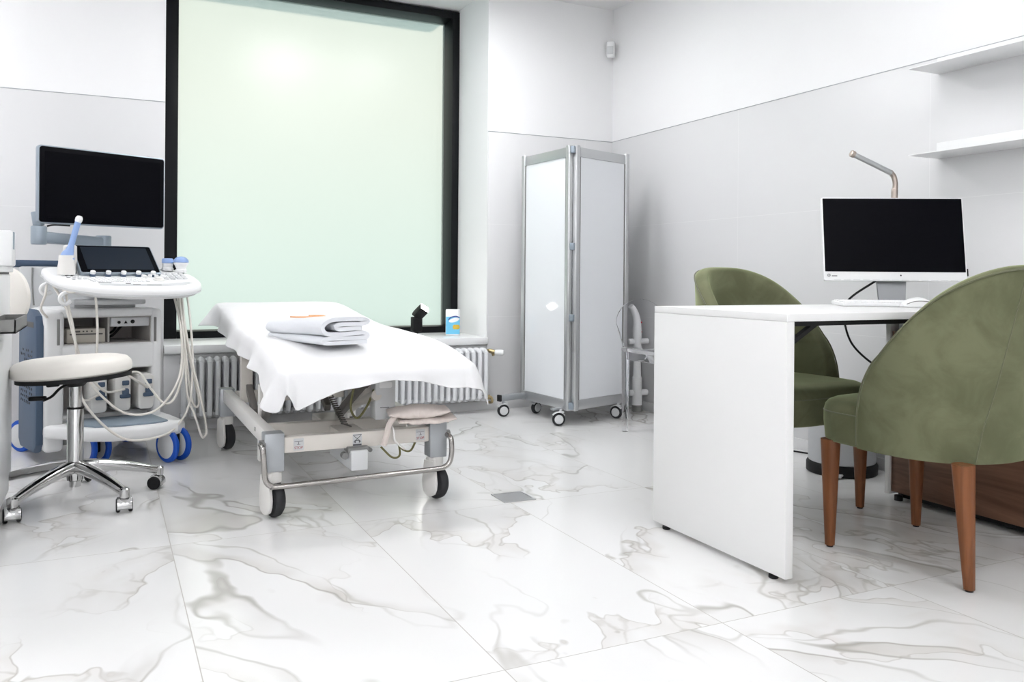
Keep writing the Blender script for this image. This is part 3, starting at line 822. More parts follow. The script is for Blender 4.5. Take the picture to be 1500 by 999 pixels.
# ------------------------------------------------------------------ trolley at the left edge and the box on it
t = thing('drawer_trolley', 'white drawer trolley with grey side tray at the left edge behind the stool', 'trolley', (-.54, 3.20, 0))
b = B(); b.bx(-.22, .228, -.36, .345, .06, .85, .006); b.done('body', 'white', t)
b = B(); b.bx(-.22, .222, .345, .50, .10, .64, .006); b.done('rear_housing', 'white', t)
b = B(); b.bx(-.225, .236, -.365, .35, .856, .876, .004); b.done('top_board', 'white', t)
b = B(); b.bx(-.21, .224, -.35, .34, .8495, .8565); b.done('top_gap', 'black', t)
for i, (za, zb) in enumerate(((.67, .84), (.47, .66), (.27, .46), (.08, .26))):
    b = B(); b.bx(-.20, .21, -.378, -.3605, za, zb, .004); dr = b.done('drawer', 'white', t)
    b = B(); b.bx(-.10, .10, -.392, -.3785, zb - .035, zb - .02, .003); b.done('drawer_handle', 'mgrey', dr)
b = B(); wl = .006; x0_, x1_, y0_, y1_, z0_, z1_ = .2285, .296, -.25, .145, .670, .712
b.bx(x0_, x1_, y0_, y1_, z0_, z0_ + wl, .001); b.bx(x1_ - wl, x1_, y0_, y1_, z0_, z1_, .001); b.bx(x0_, x1_, y1_ - wl, y1_, z0_, z1_, .001); b.bx(x0_, x1_, y0_, y0_ + wl, z0_, z1_, .001); b.bx(x0_, x0_ + .003, y0_, y1_, z0_, z1_)
b.done('side_tray', 'mgrey', t)
for x in (-.17, .17):
    for y in (-.3, .28):
        b = B(); b.lathe([(.005, -.012), (.026, -.012), (.03, -.006), (.03, .006), (.026, .012), (.005, .012)], (x, y, .030), 24, (0, R(90), 0)); b.cyl((x, y, .03), (x, y, .062), .008, n=12); b.done('castor', 'black', t)
t = thing('dispenser_box', 'white plastic box with an open blue-grey pocket on top of the drawer trolley', 'box', (-.375, 3.42, .876))
b = B(); b.bx(-.085, .085, -.06, .06, 0, .125, .008); b.bx(-.085, .0, -.062, .062, .12, .15, .008); b.done('box_body', 'white', t)
b = B(); b.prism([(-.035, .055), (.035, .055), (.028, 0), (-.028, 0)], 0, .0012, mx=Matrix.Translation((-.02, -.0605, .062)) @ FACE_NY); b.bx(.0848, .0858, -.05, .0, .06, .12); b.done('open_pocket', 'bgrey', t)

# ------------------------------------------------------------------ folding screen
SCP = Vector((2.405, 4.19)); SCL = Vector((2.365, 4.745)); SCR = Vector((2.895, 4.36))
t = thing('folding_screen', 'tall white folding privacy screen with aluminium frames on castors', 'screen', (SCP.x, SCP.y, 0))
def leafpanel(pa, pb, lab=None):
    d = (pb - pa); ln = d.length; ang = math.atan2(d.y, d.x)
    mx = Matrix.Translation((pa.x - SCP.x, pa.y - SCP.y, 0)) @ Matrix.Rotation(ang, 4, 'Z')
    b = B()
    for x in (.022, ln - .022): b.prism([(x + p, q) for p, q in rrect(.040, .034, .012)], .085, 1.612, .001)
    b.bx(.042, ln - .042, -.012, .012, .088, .145, .002); b.bx(.042, ln - .042, -.012, .012, 1.548, 1.603, .002)
    b.xf(mx); f = b.done('panel_frame', 'alu', t)
    b = B(); b.bx(.040, ln - .040, -.005, .005, .140, 1.552); b.xf(mx); b.done('infill_sheet', 'acryl', f)
    b = B()
    for x in (.0435, ln - .0435): b.bx(x - .0016, x + .0016, -.0125, .0125, .145, 1.548)
    b.xf(mx); b.done('frame_gasket', 'mgrey', f)
gapL = (SCL - SCP).normalized() * .012; gapR = (SCR - SCP).normalized() * .012
leafpanel(SCP + gapL, SCL); leafpanel(SCP + gapR, SCR)
# third leaf folded away behind
leafpanel(Vector((2.905, 4.42)), Vector((2.46, 4.76)))
for z in (.115, .62, 1.03, 1.585):
    b = B(); b.bx(-.010, .010, -.014, .012, z - .02, z + .02, .003); b.xf(Matrix.Rotation(R(30), 4, 'Z')); b.done('hinge', 'arm', t)
def scastor(px, py, rz):
    mx = Matrix.Translation((px - SCP.x, py - SCP.y, 0)) @ Matrix.Rotation(rz, 4, 'Z')
    b = B()
    b.lathe([(.020, -.014), (.032, -.013), (.037, -.007), (.038, 0), (.037, .007), (.032, .013), (.020, .014)], (0, 0, .0385), 28, (R(90), 0, 0)); b.xf(mx); w_ = b.done('castor_tyre', 'rubber', t)
    b = B()
    for s in (-1, 1): b.lathe([(.002, -.003), (.024, -.003), (.026, 0), (.024, .003), (.002, .003)], (0, s * .0145, .0385), 24, (R(90), 0, 0))
    b.xf(mx); b.done('castor_hub', 'lgrey', w_)
    b = B(); arc = [(.043 * math.cos(R(q)), .043 * math.sin(R(q))) for q in range(35, 146, 10)] + [(.0395 * math.cos(R(q)), .0395 * math.sin(R(q))) for q in range(145, 34, -10)]
    b.prism(arc, -.018, .018, .001, Matrix.Translation((0, 0, .0385)) @ Euler((R(90), 0, 0)).to_matrix().to_4x4()); b.cyl((.012, 0, .078), (.012, 0, .094), .008, n=12); b.bx(.0, .03, -.012, .012, .076, .084, .002)
    b.xf(mx); b.done('castor_fork', 'lgrey', w_)
scastor(2.345, 4.225, R(-20)); scastor(2.425, 4.66, R(20)); scastor(2.79, 4.31, R(-55)); scastor(2.185, 4.63, R(-10))
b = B(); mxb = Matrix.Translation((0, 0, 0))
b.box((2.285 - SCP.x, 4.665 - SCP.y, .115), (.255, .030, .036), .003, rot=(0, 0, R(16))); b.cyl((2.185 - SCP.x, 4.63 - SCP.y, .075), (2.185 - SCP.x, 4.63 - SCP.y, .1), .008, n=12); b.box((2.345 - SCP.x, 4.235 - SCP.y + .02, .093), (.06, .03, .012), .002)
b.done('foot_bar', 'alug', t)
b = B(); b.box((2.157 - SCP.x, 4.629 - SCP.y, .115), (.014, .033, .040), .003, rot=(0, 0, R(16))); b.done('bar_end_cap', 'black', t)

# ------------------------------------------------------------------ clear chair between screen and desk
t = thing('clear_chair', 'transparent plastic chair between the folding screen and the desk', 'chair', (2.76, 3.765, 0))
hx, hy = .158, .165
for x in (-hx, hx):
    for y in (-hy, hy):
        b = B(); b.loft([[(x + p * s, y + q * s, z) for p, q in rrect(.034, .034, .008)] for s, z in ((.8, .0), (.95, .2), (1.1, .445))]); b.done('leg', 'clear', t)
b = B(); b.prism(rrect(.38, .39, .05), .446, .468, .006); b.done('seat', 'clear', t)
b = B()
for y in (-hy, hy): b.bx(-hx + .018, hx - .018, y - .006, y + .006, .40, .445, .003)
for x in (-hx, hx): b.bx(x - .006, x + .006, -hy + .018, hy - .018, .40, .445, .003)
b.done('apron', 'clear', t)
b = B(); rings = []
for i in range(25):
    a = math.pi * i / 24
    rings.append(a)
out = [(.165 * math.cos(a), .60 + .135 * math.sin(a)) for a in rings] + [(-.13, .4685), (.13, .4685)]
b.prism([(p, q) for p, q in out], -.006, .006, .003, Matrix.Translation((.0, .185, 0)) @ Euler((R(84), 0, 0)).to_matrix().to_4x4() @ Matrix.Translation((0, 0, .0)))
b.xf(Matrix.Translation((0, 0.0, 0))); b.done('backrest', 'clear2', t)

# ------------------------------------------------------------------ white stand with red buttons
t = thing('support_rail', 'white folding support rail with two red buttons behind the clear chair', 'rail', (3.055, 4.48, 0))
b = B(); b.tube([(0, 0, .04), (0, 0, .20), (0, 0, .22)], .032, 20); b.lathe([(.032, .2), (.033, .205), (.030, .215), (.025, .23), (.024, .36), (.024, .46), (.027, .475), (.027, .53), (.026, .54), (.02, .545)], n=24)
b.tube([(0, 0, .53), (-.001, 0, .57), (-.012, .0, .615), (-.030, .0, .648), (-.048, .0, .668)], lambda u: .026 - .010 * u, 18, 6); b.done('post', 'white', t)
b = B(); b.lathe([(.028, 0), (.033, .003), (.033, .042), (.03, .046)], n=24); b.done('rubber_foot', 'mgrey', t)
for z, r_ in ((.455, .017), (.12, .020)):
    b = B(); b.cyl((.075, -.004, z), (-.055, .01, z), r_, n=18, bev=.003); b.done('side_socket', 'white', t)
for z in (.512, .568):
    b = B(); b.ball((.017, -.0165, z), .0055, 12); b.done('button', 'red', t)
# ------------------------------------------------------------------ ultrasound machine
UO, UA = Vector((-.24, 4.20, 0)), R(15)
us = thing('ultrasound_machine', 'white and blue ultrasound scanner with monitor on an arm, beside the window', 'scanner', UO, UA)
UW = (Matrix.Translation(UO) @ Matrix.Rotation(UA, 4, 'Z')).inverted()      # room -> machine
# body shell: frame around two open bays
b = B()
b.bx(.0, .082, .0, .36, .062, .69, .022, 3); b.bx(.455, .50, .0, .44, .16, .69, .018, 3)
b.bx(.05, .47, .005, .44, .415, .532, .012, 3); b.bx(.05, .47, .010, .44, .655, .695, .012, 3)
b.bx(.05, .47, .06, .44, .12, .21, .012, 3); b.bx(.03, .48, .34, .46, .15, .69, .01)
b.done('body_shell', 'white', us)
b = B()
b.bx(.075, .455, .30, .335, .21, .655); b.bx(.075, .079, .02, .30, .53, .655); b.bx(.451, .455, .02, .30, .53, .655); b.bx(.079, .451, .02, .30, .532, .536); b.bx(.079, .451, .02, .30, .652, .655)
b.bx(.272, .280, .05, .30, .536, .652)
b.done('bay_lining', 'warmg', us)
b = B(); b.bx(.10, .262, .05, .25, .5365, .602, .005); pr = b.done('printer', 'prn', us)
b = B(); b.bx(.112, .25, .0465, .0495, .574, .580); b.bx(.125, .155, .0465, .0495, .586, .594, .001); b.bx(.165, .172, .0465, .0495, .587, .593, .001); b.bx(.18, .187, .0465, .0495, .587, .593, .001); b.bx(.2, .207, .0465, .0495, .587, .593, .001); b.done('printer_slot', 'dkin', pr)
b = B(); b.bx(.282, .450, .03, .20, .608, .650, .003); sk = b.done('socket_panel', 'lgrey', us)
b = B(); b.cyl((.315, .026, .628), (.315, .032, .628), .007, n=14); b.cyl((.375, .026, .630), (.375, .032, .630), .009, n=16); b.prism([(.337, .622), (.353, .622), (.345, .636)], -.0285, -.0305, mx=Euler((R(90), 0, 0)).to_matrix().to_4x4()); b.done('socket', 'black', sk)
b = B(); b.tube([(.29, .2, .545), (.32, .15, .56), (.36, .16, .60), (.40, .25, .60)], .006, 8, 6); b.tube([(.30, .24, .56), (.34, .22, .575), (.38, .27, .62)], .005, 8, 6); b.done('inner_cable', 'black', us)
b = B()
for x in (.055, .468): b.bx(x - .006, x + .006, -.0035, .001, .535, .65, .002)
b.done('bay_slot', 'mgrey', us)
# left blue cheek
side = [(.015, .10), (.015, .62), (.04, .665), (.12, .69), (.33, .69), (.37, .65), (.37, .08), (.33, .05), (.06, .06)]
b = B(); b.prism(side, -.030, .004, .010, Matrix(((0, 0, 1, 0), (1, 0, 0, 0), (0, 1, 0, 0), (0, 0, 0, 1)))); ck = b.done('blue_side_panel', 'dblue', us)
b = B()
rnd = random.Random(3)
for z0 in (.505, .36):
    b = B()
    for i in range(7):
        for j in range(5):
            if rnd.random() < .8:
                b.prism(rrect(.016, .009, .004), 0, .0012, mx=Matrix.Translation((-.0302, .09 + i * .036, z0 - j * .022)) @ Euler((R(90), 0, R(-90))).to_matrix().to_4x4() @ Matrix.Rotation(R(rnd.uniform(-60, 60)), 4, 'Z'))
    b.done('vent_holes', 'black', ck)
B().bx(-.0312, -.0300, .06, .28, .612, .636, .001).done('grip_slot', 'dkin', ck)
# base with front foot, blue-grey tread
base = [(.0, .0), (.05, -.06), (.13, -.19), (.22, -.25), (.36, -.27), (.49, -.255), (.54, -.20), (.545, -.02), (.52, .46), (.0, .46)]
b = B(); b.prism(base, .125, .185, .020, seg=3); b.done('base_foot', 'white', us)
b = B(); b.prism([(.10, -.08), (.16, -.19), (.25, -.225), (.40, -.235), (.46, -.21), (.455, .03), (.10, .05)], .184, .194, .004); b.done('foot_tread', 'bgrey', us)
b = B(); b.bx(.05, .50, .02, .42, .085, .127, .01); b.done('chassis', 'mgrey', us)
# twin castors
def twin(wx, wy, rz):
    mx = UW @ Matrix.Translation((wx, wy, 0)) @ Matrix.Rotation(rz, 4, 'Z')
    b = B()
    b.bx(-.02, .02, -.02, .02, .05, .13, .008); b.cyl((0, -.035, .076), (0, .035, .076), .014, n=14)
    b.xf(mx); cs = b.done('castor', 'black', us)
    for s in (-1, 1):
        b = B(); b.lathe([(.058, -.012), (.070, -.011), (.0755, -.006), (.0765, 0), (.0755, .006), (.070, .011), (.058, .012)], (0, s * .032, .0765), 40, (R(90), 0, 0)); b.xf(mx); b.done('blue_tyre', 'rblue', cs)
        b = B(); b.lathe([(.002, -.0125), (.056, -.0125), (.0605, -.010), (.0605, .010), (.056, .0125), (.002, .0125)], (0, s * .032, .0765), 36, (R(90), 0, 0)); b.xf(mx); b.done('wheel_disc', 'lgrey', cs)
twin(.285, 4.125, R(-58)); twin(-.040, 4.215, R(-62)); twin(-.335, 4.655, R(-45)); twin(.12, 4.72, R(-50))
# neck and console
b = B(); b.bx(.13, .40, .06, .30, .69, .715, .01); b.cyl((.27, .16, .70), (.27, .10, .80), .07, n=28); b.prism([(.12, .02), (.20, -.05), (.34, -.05), (.43, .02), (.43, .2), (.12, .2)], .712, .735, .008); b.done('console_neck', 'lgrey', us)
OUT = catmull([(.03, .10, 0), (.0, .02, 0), (.0, -.10, 0), (.03, -.20, 0), (.11, -.29, 0), (.22, -.335, 0), (.40, -.345, 0), (.52, -.315, 0), (.595, -.24, 0), (.62, -.13, 0), (.615, -.02, 0), (.56, .09, 0), (.30, .12, 0)], 6, True)
CC = Vector((.31, -.11, 0))
def ct(y): return .862 + .20 * y
def cring(f, dz): return [Vector((CC.x + (p.x - CC.x) * f, CC.y + (p.y - CC.y) * f, ct(CC.y + (p.y - CC.y) * f) + dz)) for p in OUT]
b = B(); b.loft([cring(.80, -.058), cring(.93, -.052), cring(.985, -.040), cring(1., -.024), cring(.995, -.012), cring(.975, -.003), cring(.95, 0.), cring(.5, .001)]); con = b.done('console', 'white', us)
b = B(); b.loft([cring(1.002, -.038), cring(1.006, -.034), cring(1.002, -.029)], cap=False); b.done('edge_line', 'lgrey', con)
pr_ = [(.16, -.262), (.30, -.272), (.44, -.262), (.545, -.222), (.555, -.245), (.50, -.285), (.40, -.31), (.22, -.305), (.15, -.28)]
b = B(); b.loft([[Vector((x, y, ct(y) - .001)) for x, y in pr_], [Vector((x, y, ct(y) + .0015)) for x, y in pr_]]); b.done('palm_recess', 'lgrey', con)
b = B()
for (x, y, wx) in ((.18, -.246, .05), (.30, -.28, .03), (.37, -.292, .06), (.27, -.262, .02)): b.box((x, y, ct(y) + .0018), (wx, .006, .002), rot=(math.atan(.2), 0, R(-2)))
b.done('console_print', 'mgrey', con)
tl = math.atan(.2)
b = B()
for r in range(4):
    for i in range(13):
        x = .135 + i * .0185 + r * .003; y = -.155 - r * .021
        b.box((x, y, ct(y) + .003), (.0145, .0155, .006), .002, rot=(tl, 0, 0), seg=1)
b.done('keyboard_keys', 'white', con)
b = B()
for r in range(4):
    for i in range(4):
        x = .475 + i * .030 - r * .004; y = -.065 - r * .034 + i * .004
        b.box((x, y, ct(y) + .004), (.021, .016, .008), .003, rot=(tl, 0, 0), seg=1)
b.done('control_buttons', 'lgrey', con); b = B()
for r in range(3):
    for i in range(3):
        x = .05 + i * .024 + r * .012; y = -.10 - r * .036 + i * .004
        b.box((x, y, ct(y) + .003), (.017, .014, .006), .003, rot=(tl, 0, 0), seg=1)
b.done('control_buttons', 'lgrey', con)
b = B(); y = -.185; b.lathe([(.022, 0), (.024, .002), (.024, .005), (.018, .006), (.016, .012), (.008, .017), (.001, .018)], (.425, y, ct(y)), 24, (tl, 0, 0)); b.done('trackball', 'creamw', con)
b = B()
for i in range(4):
    for q in (0, 1):
        x, y = .375 + i * .028, -.125 - q * .02
        if q and i in (1, 2): continue
        b.lathe([(.009, 0), (.009, .012), (.007, .014), (.001, .0145)], (x, y, ct(y)), 16, (tl, 0, 0))
b.done('dial', 'white', con)
# tilted touch panel
pa, pb_ = Vector((0, -.100, .860)), Vector((0, .062, .982)); dd = pb_ - pa; ph = dd.length; pang = math.atan2(dd.z, dd.y)
mxp = Matrix.Translation((.290, (pa.y + pb_.y) / 2, (pa.z + pb_.z) / 2)) @ Matrix.Rotation(pang, 4, 'X')
b = B(); b.prism(rrect(.345, ph + .012, .012), -.030, -.001, .004, mxp); b.bx(.16, .42, .025, .065, .86, .91, .006); tp = b.done('touch_panel', 'arm', us)
b = B(); b.prism(rrect(.333, ph - .004, .008), -.0012, .0006, mx=mxp); b.done('touch_glass', 'screen', tp)
b = B(); b.prism(rrect(.285, ph - .035, .003), .0005, .0012, mx=mxp @ Matrix.Translation((.004, .004, 0))); b.done('touch_display', 'tscreen', tp)
for i in range(5):
    x = .165 + i * .064; y, z = -.108, ct(-.108)
    b = B(); b.lathe([(.0125, 0), (.0125, .013), (.001, .0135)], (x, y, z + .001), 20, (tl * 2, 0, 0)); kb = b.done('rotary_knob', 'dblue', us)
    b = B(); b.lathe([(.011, .013), (.011, .024), (.009, .026), (.001, .0265)], (x, y, z + .001), 20, (tl * 2, 0, 0)); b.done('knob_cap', 'white', kb)
# rear handle, rear column
b = B(); b.tube([(-.10, .44, .70), (-.105, .45, .80), (-.10, .45, .885), (-.06, .45, .897), (.1, .45, .898), (.3, .45, .898)], .018, 14, 5); b.cyl((-.02, .430, .898), (-.02, .4305, .898), .006, n=12); b.done('rear_handle', 'dblue', us)
b = B(); b.bx(-.02, .40, .40, .46, .66, .885, .012); b.done('rear_column', 'lgrey', us)
b = B(); b.tube([(.03, .395, .88), (.028, .39, .80), (.035, .39, .70)], .004, 8, 5); b.done('column_cable', 'mgrey', us)
# monitor and its arm (laid out in room coordinates)
MK = 1.065
ml, mr_ = Vector((-.255, 4.068, 0)) * MK, Vector((.243, 4.292, 0)) * MK; md = mr_ - ml; mw = md.length; ma = math.atan2(md.y, md.x)
mxm = UW @ Matrix.Translation(((ml.x + mr_.x) / 2, (ml.y + mr_.y) / 2, .856 + (1.232 - .856) * MK)) @ Matrix.Rotation(ma, 4, 'Z') @ FACE_NY
b = B(); b.prism(rrect(mw + .012, .355, .016), -.034, -.002, .006, mxm); b.prism(rrect(mw * .7, .22, .03), -.060, -.030, .008, mxm); mo = b.done('monitor', 'arm', us)
b = B(); b.prism(rrect(mw, .343, .012), -.003, .0015, .001, mxm); b.done('monitor_bezel', 'screen', mo)
b = B(); b.prism(rrect(mw - .042, .300, .003), .0012, .0022, 0, mxm); b.done('monitor_glass', 'screen', mo)
el = Vector((-.275, 4.375, 1.018)); co_ = Vector((-.012, 4.60, 1.005))
b = B(); d = co_ - el; b.box((el + co_) / 2, (d.length, .055, .052), .012, rot=(0, -math.atan2(d.z, math.hypot(d.x, d.y)), math.atan2(d.y, d.x)))
b.cyl(el + Vector((0, 0, -.035)), el + Vector((0, 0, .05)), .033, n=28, bev=.006); b.cyl(el + Vector((0, 0, .05)), el + Vector((-.01, .0, .115)), .024, n=24, bev=.004)
b.box(el + Vector((.02, .035, .115)), (.05, .10, .05), .012, rot=(0, 0, ma)); b.cyl(co_ + Vector((0, 0, -.12)), co_ + Vector((0, 0, .035)), .036, n=28, bev=.006)
b.xf(UW); b.done('monitor_arm', 'arm', us)
b = B(); b.tube([el + Vector((.035, -.01, .05)), el + Vector((.06, .03, .058)), el + Vector((.12, .10, .06))], .004, 8, 5); b.xf(UW); b.done('arm_cable', 'black', us)
# probe holders
hp = Vector((.068, -.075, 0)); zc = ct(hp.y)
b = B(); b.lathe([(.036, 0), (.036, .03), (.032, .05), (.030, .085), (.025, .085), (.024, .02), (.001, .02)], (hp.x, hp.y, zc), 28); b.lathe([(.026, 0), (.028, .06), (.027, .118), (.020, .124), (.001, .125)], (hp.x + .026, hp.y + .05, zc + .008), 24); b.done('probe_holder', 'creamw', us)
h2 = [Vector((.535, .035, 0)), Vector((.585, -.005, 0))]
for p in h2:
    b = B(); b.lathe([(.026, 0), (.027, .012), (.024, .016), (.001, .016)], (p.x, p.y, ct(p.y)), 24); b.done('probe_holder', 'white', us)
for x, y in ((-.005, -.02), (.03, -.20)):
    b = B(); b.tube([(x + .03, y, ct(y) - .04), (x - .012, y - .01, ct(y) - .06), (x - .015, y - .01, ct(y) - .085), (x + .005, y - .01, ct(y) - .098), (x + .025, y - .01, ct(y) - .085)], .008, 8, 5)
    b.done('cable_hook', 'white', us)

# the probes, each with its lead and its plug in the lower bay
UWI = UW.inverted()
def u2w(x, y, z): return UWI @ Vector((x, y, z))
def probe(lab, at):
    return thing('ultrasound_probe', lab, 'probe', at, UA, 'ultrasound probes')
PLUGX = [.215, .318, .420]
def plug(p, x):
    o = UWI @ Vector((0, 0, 0))
    T_ = (Matrix.Translation(p.location) @ Matrix.Rotation(UA, 4, 'Z')).inverted() @ UWI
    b = B(); b.prism(rrect(.072, .165, .020), -.02, .10, .010, T_ @ Matrix.Translation((x, .07, .305)) @ FACE_NY); b.xf(IDENT); c = b.done('plug', 'creamw', p)
    b = B(); b.prism(rrect(.030, .045, .010), 0, .010, .004, T_ @ Matrix.Translation((x + .010, -.031, .305)) @ FACE_NY); b.prism(rrect(.046, .018, .006), 0, .012, .003, T_ @ Matrix.Translation((x + .008, -.031, .292)) @ FACE_NY); b.prism(rrect(.030, .022, .004), 0, .008, .003, T_ @ Matrix.Translation((x + .010, -.031, .352)) @ FACE_NY); b.done('plug_latch', 'dblue', c)
    return T_
def lead(p, T_, pts, r=.0052):
    b = B(); b.tube([T_ @ Vector(q) for q in pts], r, 10, 8); b.done('lead', 'cable', p)
p1 = probe('slim blue wand probe with white tip standing upright in the left holder of the scanner', u2w(hp.x, hp.y, zc + .02))
b = B(); ax = Vector((.055, .0, .20))
b.tube([(0, 0, .03), (0.004, 0, .065), (.012, 0, .085), (.021, 0, .12), (.034, 0, .17), (.045, 0, .212)], lambda u: .030 - .0175 * min(1, max(0, (u - .12) * 2.4)), 20, 6); b.done('handle', 'pblue', p1)
b = B(); b.lathe([(.0125, 0), (.0150, .008), (.0150, .02), (.010, .029), (.001, .031)], (.045, 0, .210), 20, (0, R(14), 0)); b.done('tip', 'white', p1)
T1 = plug(p1, PLUGX[0])
lead(p1, T1, [(.07, -.075, .82), (.06, -.11, .76), (.075, -.17, .62), (.085, -.19, .50), (.10, -.16, .40), (.13, -.12, .30), (.215, -.05, .31)])
p2 = probe('small blue-topped probe in the right holder of the scanner, nearer the monitor', u2w(h2[0].x, h2[0].y, ct(h2[0].y) + .014))
b = B(); b.lathe([(.022, 0), (.024, .01), (.025, .022), (.020, .023)], n=24); b.done('handle', 'white', p2)
b = B(); b.lathe([(.022, .022), (.026, .025), (.026, .040), (.022, .046), (.001, .047)], n=24); b.done('head', 'pblue', p2)
T2 = plug(p2, PLUGX[1])
lead(p2, T2, [(.535, .03, .84), (.54, -.05, .74), (.545, -.12, .60), (.53, -.18, .45), (.48, -.24, .34), (.38, -.28, .25), (.26, -.28, .25), (.17, -.24, .33), (.12, -.18, .42), (.15, -.14, .40), (.22, -.12, .33), (.318, -.05, .325)])
p3 = probe('rounded blue and white convex probe at the far right of the scanner console', u2w(h2[1].x, h2[1].y, ct(h2[1].y) + .014))
b = B(); b.lathe([(.020, 0), (.023, .008), (.028, .02), (.034, .028), (.034, .034), (.025, .035)], n=24, sy=.8); b.done('handle', 'white', p3)
b = B(); b.lathe([(.031, .032), (.036, .036), (.034, .047), (.024, .058), (.010, .063), (.001, .064)], n=24, sy=.8); b.done('head', 'pblue', p3)
T3 = plug(p3, PLUGX[2])
lead(p3, T3, [(.585, -.01, .83), (.59, -.08, .74), (.59, -.14, .55), (.58, -.18, .40), (.55, -.22, .25), (.48, -.25, .16), (.38, -.30, .135), (.24, -.33, .15), (.13, -.31, .25), (.08, -.25, .36), (.13, -.20, .42), (.26, -.16, .42), (.365, -.10, .36), (.420, -.05, .325)])
# further leads belonging to the machine itself
for pts in ([(.02, -.06, .80), (.03, -.10, .77), (.055, -.14, .70), (.075, -.16, .60), (.11, -.16, .47)],
            [(.03, -.19, .78), (.06, -.235, .775), (.10, -.25, .80), (.135, -.25, .78), (.15, -.24, .68), (.155, -.23, .56), (.15, -.22, .46)],
            [(.0, -.03, .80), (-.01, -.06, .76), (-.02, -.03, .70), (.01, .0, .66)],
            [(.56, -.02, .83), (.565, -.08, .74), (.57, -.12, .55), (.60, -.15, .36), (.615, -.17, .26), (.595, -.19, .235), (.575, -.18, .28), (.56, -.16, .45), (.552, -.08, .74)],
            [(.545, .01, .83), (.55, -.06, .74), (.555, -.14, .50), (.55, -.2, .30), (.575, -.23, .20), (.595, -.245, .12), (.61, -.245, .10), (.625, -.24, .14), (.60, -.22, .30), (.575, -.14, .52), (.57, -.05, .74)],
            [(.555, .02, .83), (.56, -.05, .74), (.55, -.15, .48), (.50, -.22, .32), (.44, -.24, .27), (.40, -.17, .33), (.37, -.10, .40), (.33, -.05, .40)]):
    b = B(); b.tube(pts, .0052, 10, 8); b.done('spare_lead', 'cable', us)

# ------------------------------------------------------------------ desk
DX, DY, DT = 1.712, 1.778, .757
dk = thing('desk', 'white desk with a solid end panel, in the right half of the room', 'desk', (DX, DY, 0))
b = B(); b.bx(0, .028, 0, .63, .015, DT - .0225, .0015); b.done('end_panel', 'lam', dk)
b = B(); b.bx(0, 1.415, -.001, .63, DT - .022, DT, .0018); b.done('desktop', 'lam', dk)
b = B()
b.bx(.029, 1.035, .012, .032, DT - .036, DT - .0222); b.bx(.029, 1.035, .55, .57, DT - .040, DT - .0222)
for y in (.022, .56): b.box((.078, y, DT - .058), (.115, .018, .012), rot=(0, R(-30), 0))
b.bx(.029, .034, .005, .58, DT - .085, DT - .0222)
b.done('steel_frame', 'black', dk)
for y in (.06, .57): b = B(); b.lathe([(.013, 0), (.014, .002), (.014, .010), (.008, .011), (.008, .0155)], (.014, y, 0), 16); b.done('foot', 'black', dk)
t = thing('desk_pedestal', 'walnut-fronted cabinet with a white side under the right end of the desk', 'cabinet', (2.752, 1.78, 0))
b = B(); b.bx(-.006, .36, .520, .543, .022, .716, .001); b.bx(-.006, .36, -.5, -.477, .022, .716, .001); b.bx(.02, .36, -.477, .52, .695, .716); b.bx(.34, .36, -.477, .52, .03, .7); b.done('carcass', 'lam', t)
b = B(); b.bx(0, .018, -.475, .518, .034, .655, .0015); b.done('walnut_front', 'walnut', t)
b = B(); b.bx(.002, .018, -.475, .49, .663, .70, .002); b.done('pull_out_tray', 'lgrey', t)
b = B()
for y in (-.45, .5):
    for x in (.02, .33): b.lathe([(.016, 0), (.016, .02), (.009, .022)], (x, y, 0), 16)
b.bx(.03, .34, -.47, .51, .012, .035); b.done('black_plinth', 'black', t)

# computer
ca = R(-28.8)
pc = thing('all_in_one_computer', 'all-in-one computer with black screen and white chin standing on the desk', 'computer', (2.700, 2.255, DT), ca)
tb = Matrix.Translation((0, -.005, .252)) @ Matrix.Rotation(R(-8.5), 4, 'X') @ FACE_NY
b = B(); b.prism(rrect(.530, .322, .006), -.016, 0, .002, tb); b.prism(rrect(.34, .20, .03), -.04, -.014, .01, tb); bo = b.done('screen_housing', 'white', pc)
b = B(); b.prism(rrect(.520, .284, .002), -.0005, .0012, 0, tb @ Matrix.Translation((0, .0155, 0))); b.done('display', 'screen', bo)
b = B(); b.cyl((.02, -.140, .0005), (.02, -.140, .0012), .0032, n=14); b.xf(tb); b.done('chin_dot', 'inkp', bo)
b = B(); b.tube([(-.247 + .0052 * math.cos(a), -.141 + .0052 * math.sin(a), .0006) for a in [i * math.pi / 8 for i in range(16)]], .0008, 5, closed=True); b.bx(-.250, -.244, -.1415, -.1405, .0002, .001); b.bx(-.2475, -.2465, -.144, -.138, .0002, .001); b.xf(tb); b.done('round_emblem', 'inkp', bo)
b = B(); b.bx(-.236, -.216, -.1448, -.1418, .0002, .0009); b.xf(tb); b.done('maker_print', 'inkp', bo)
b = B()
for x in range(-6, 7): b.bx(x * .036 - .013, x * .036 + .013, -.158, -.1565, .0002, .0007)
b.xf(tb); b.done('lower_vent', 'lgrey', bo)
b = B(); b.bx(.266, .272, -.140, -.112, -.012, -.004, .001); b.xf(tb); b.done('side_plug', 'black', bo)
b = B(); b.loft([[Vector((x, y, z)) for x, y in ((-.055 + .004 * k, -.004 + .03 * (1 - k)), (.062 - .015 * k, -.004 + .03 * (1 - k)), (.062 - .015 * k, .006 + .03 * (1 - k)), (-.055 + .004 * k, .006 + .03 * (1 - k)))] for k, z in ((0, .16), (.4, .09), (1., .009))]); b.prism(rrect(.19, .17, .01, cy=.02), 0, .009, .002); b.done('stand', 'stand', pc)
Ti = (Matrix.Translation(pc.location) @ Matrix.Rotation(ca, 4, 'Z')).inverted()
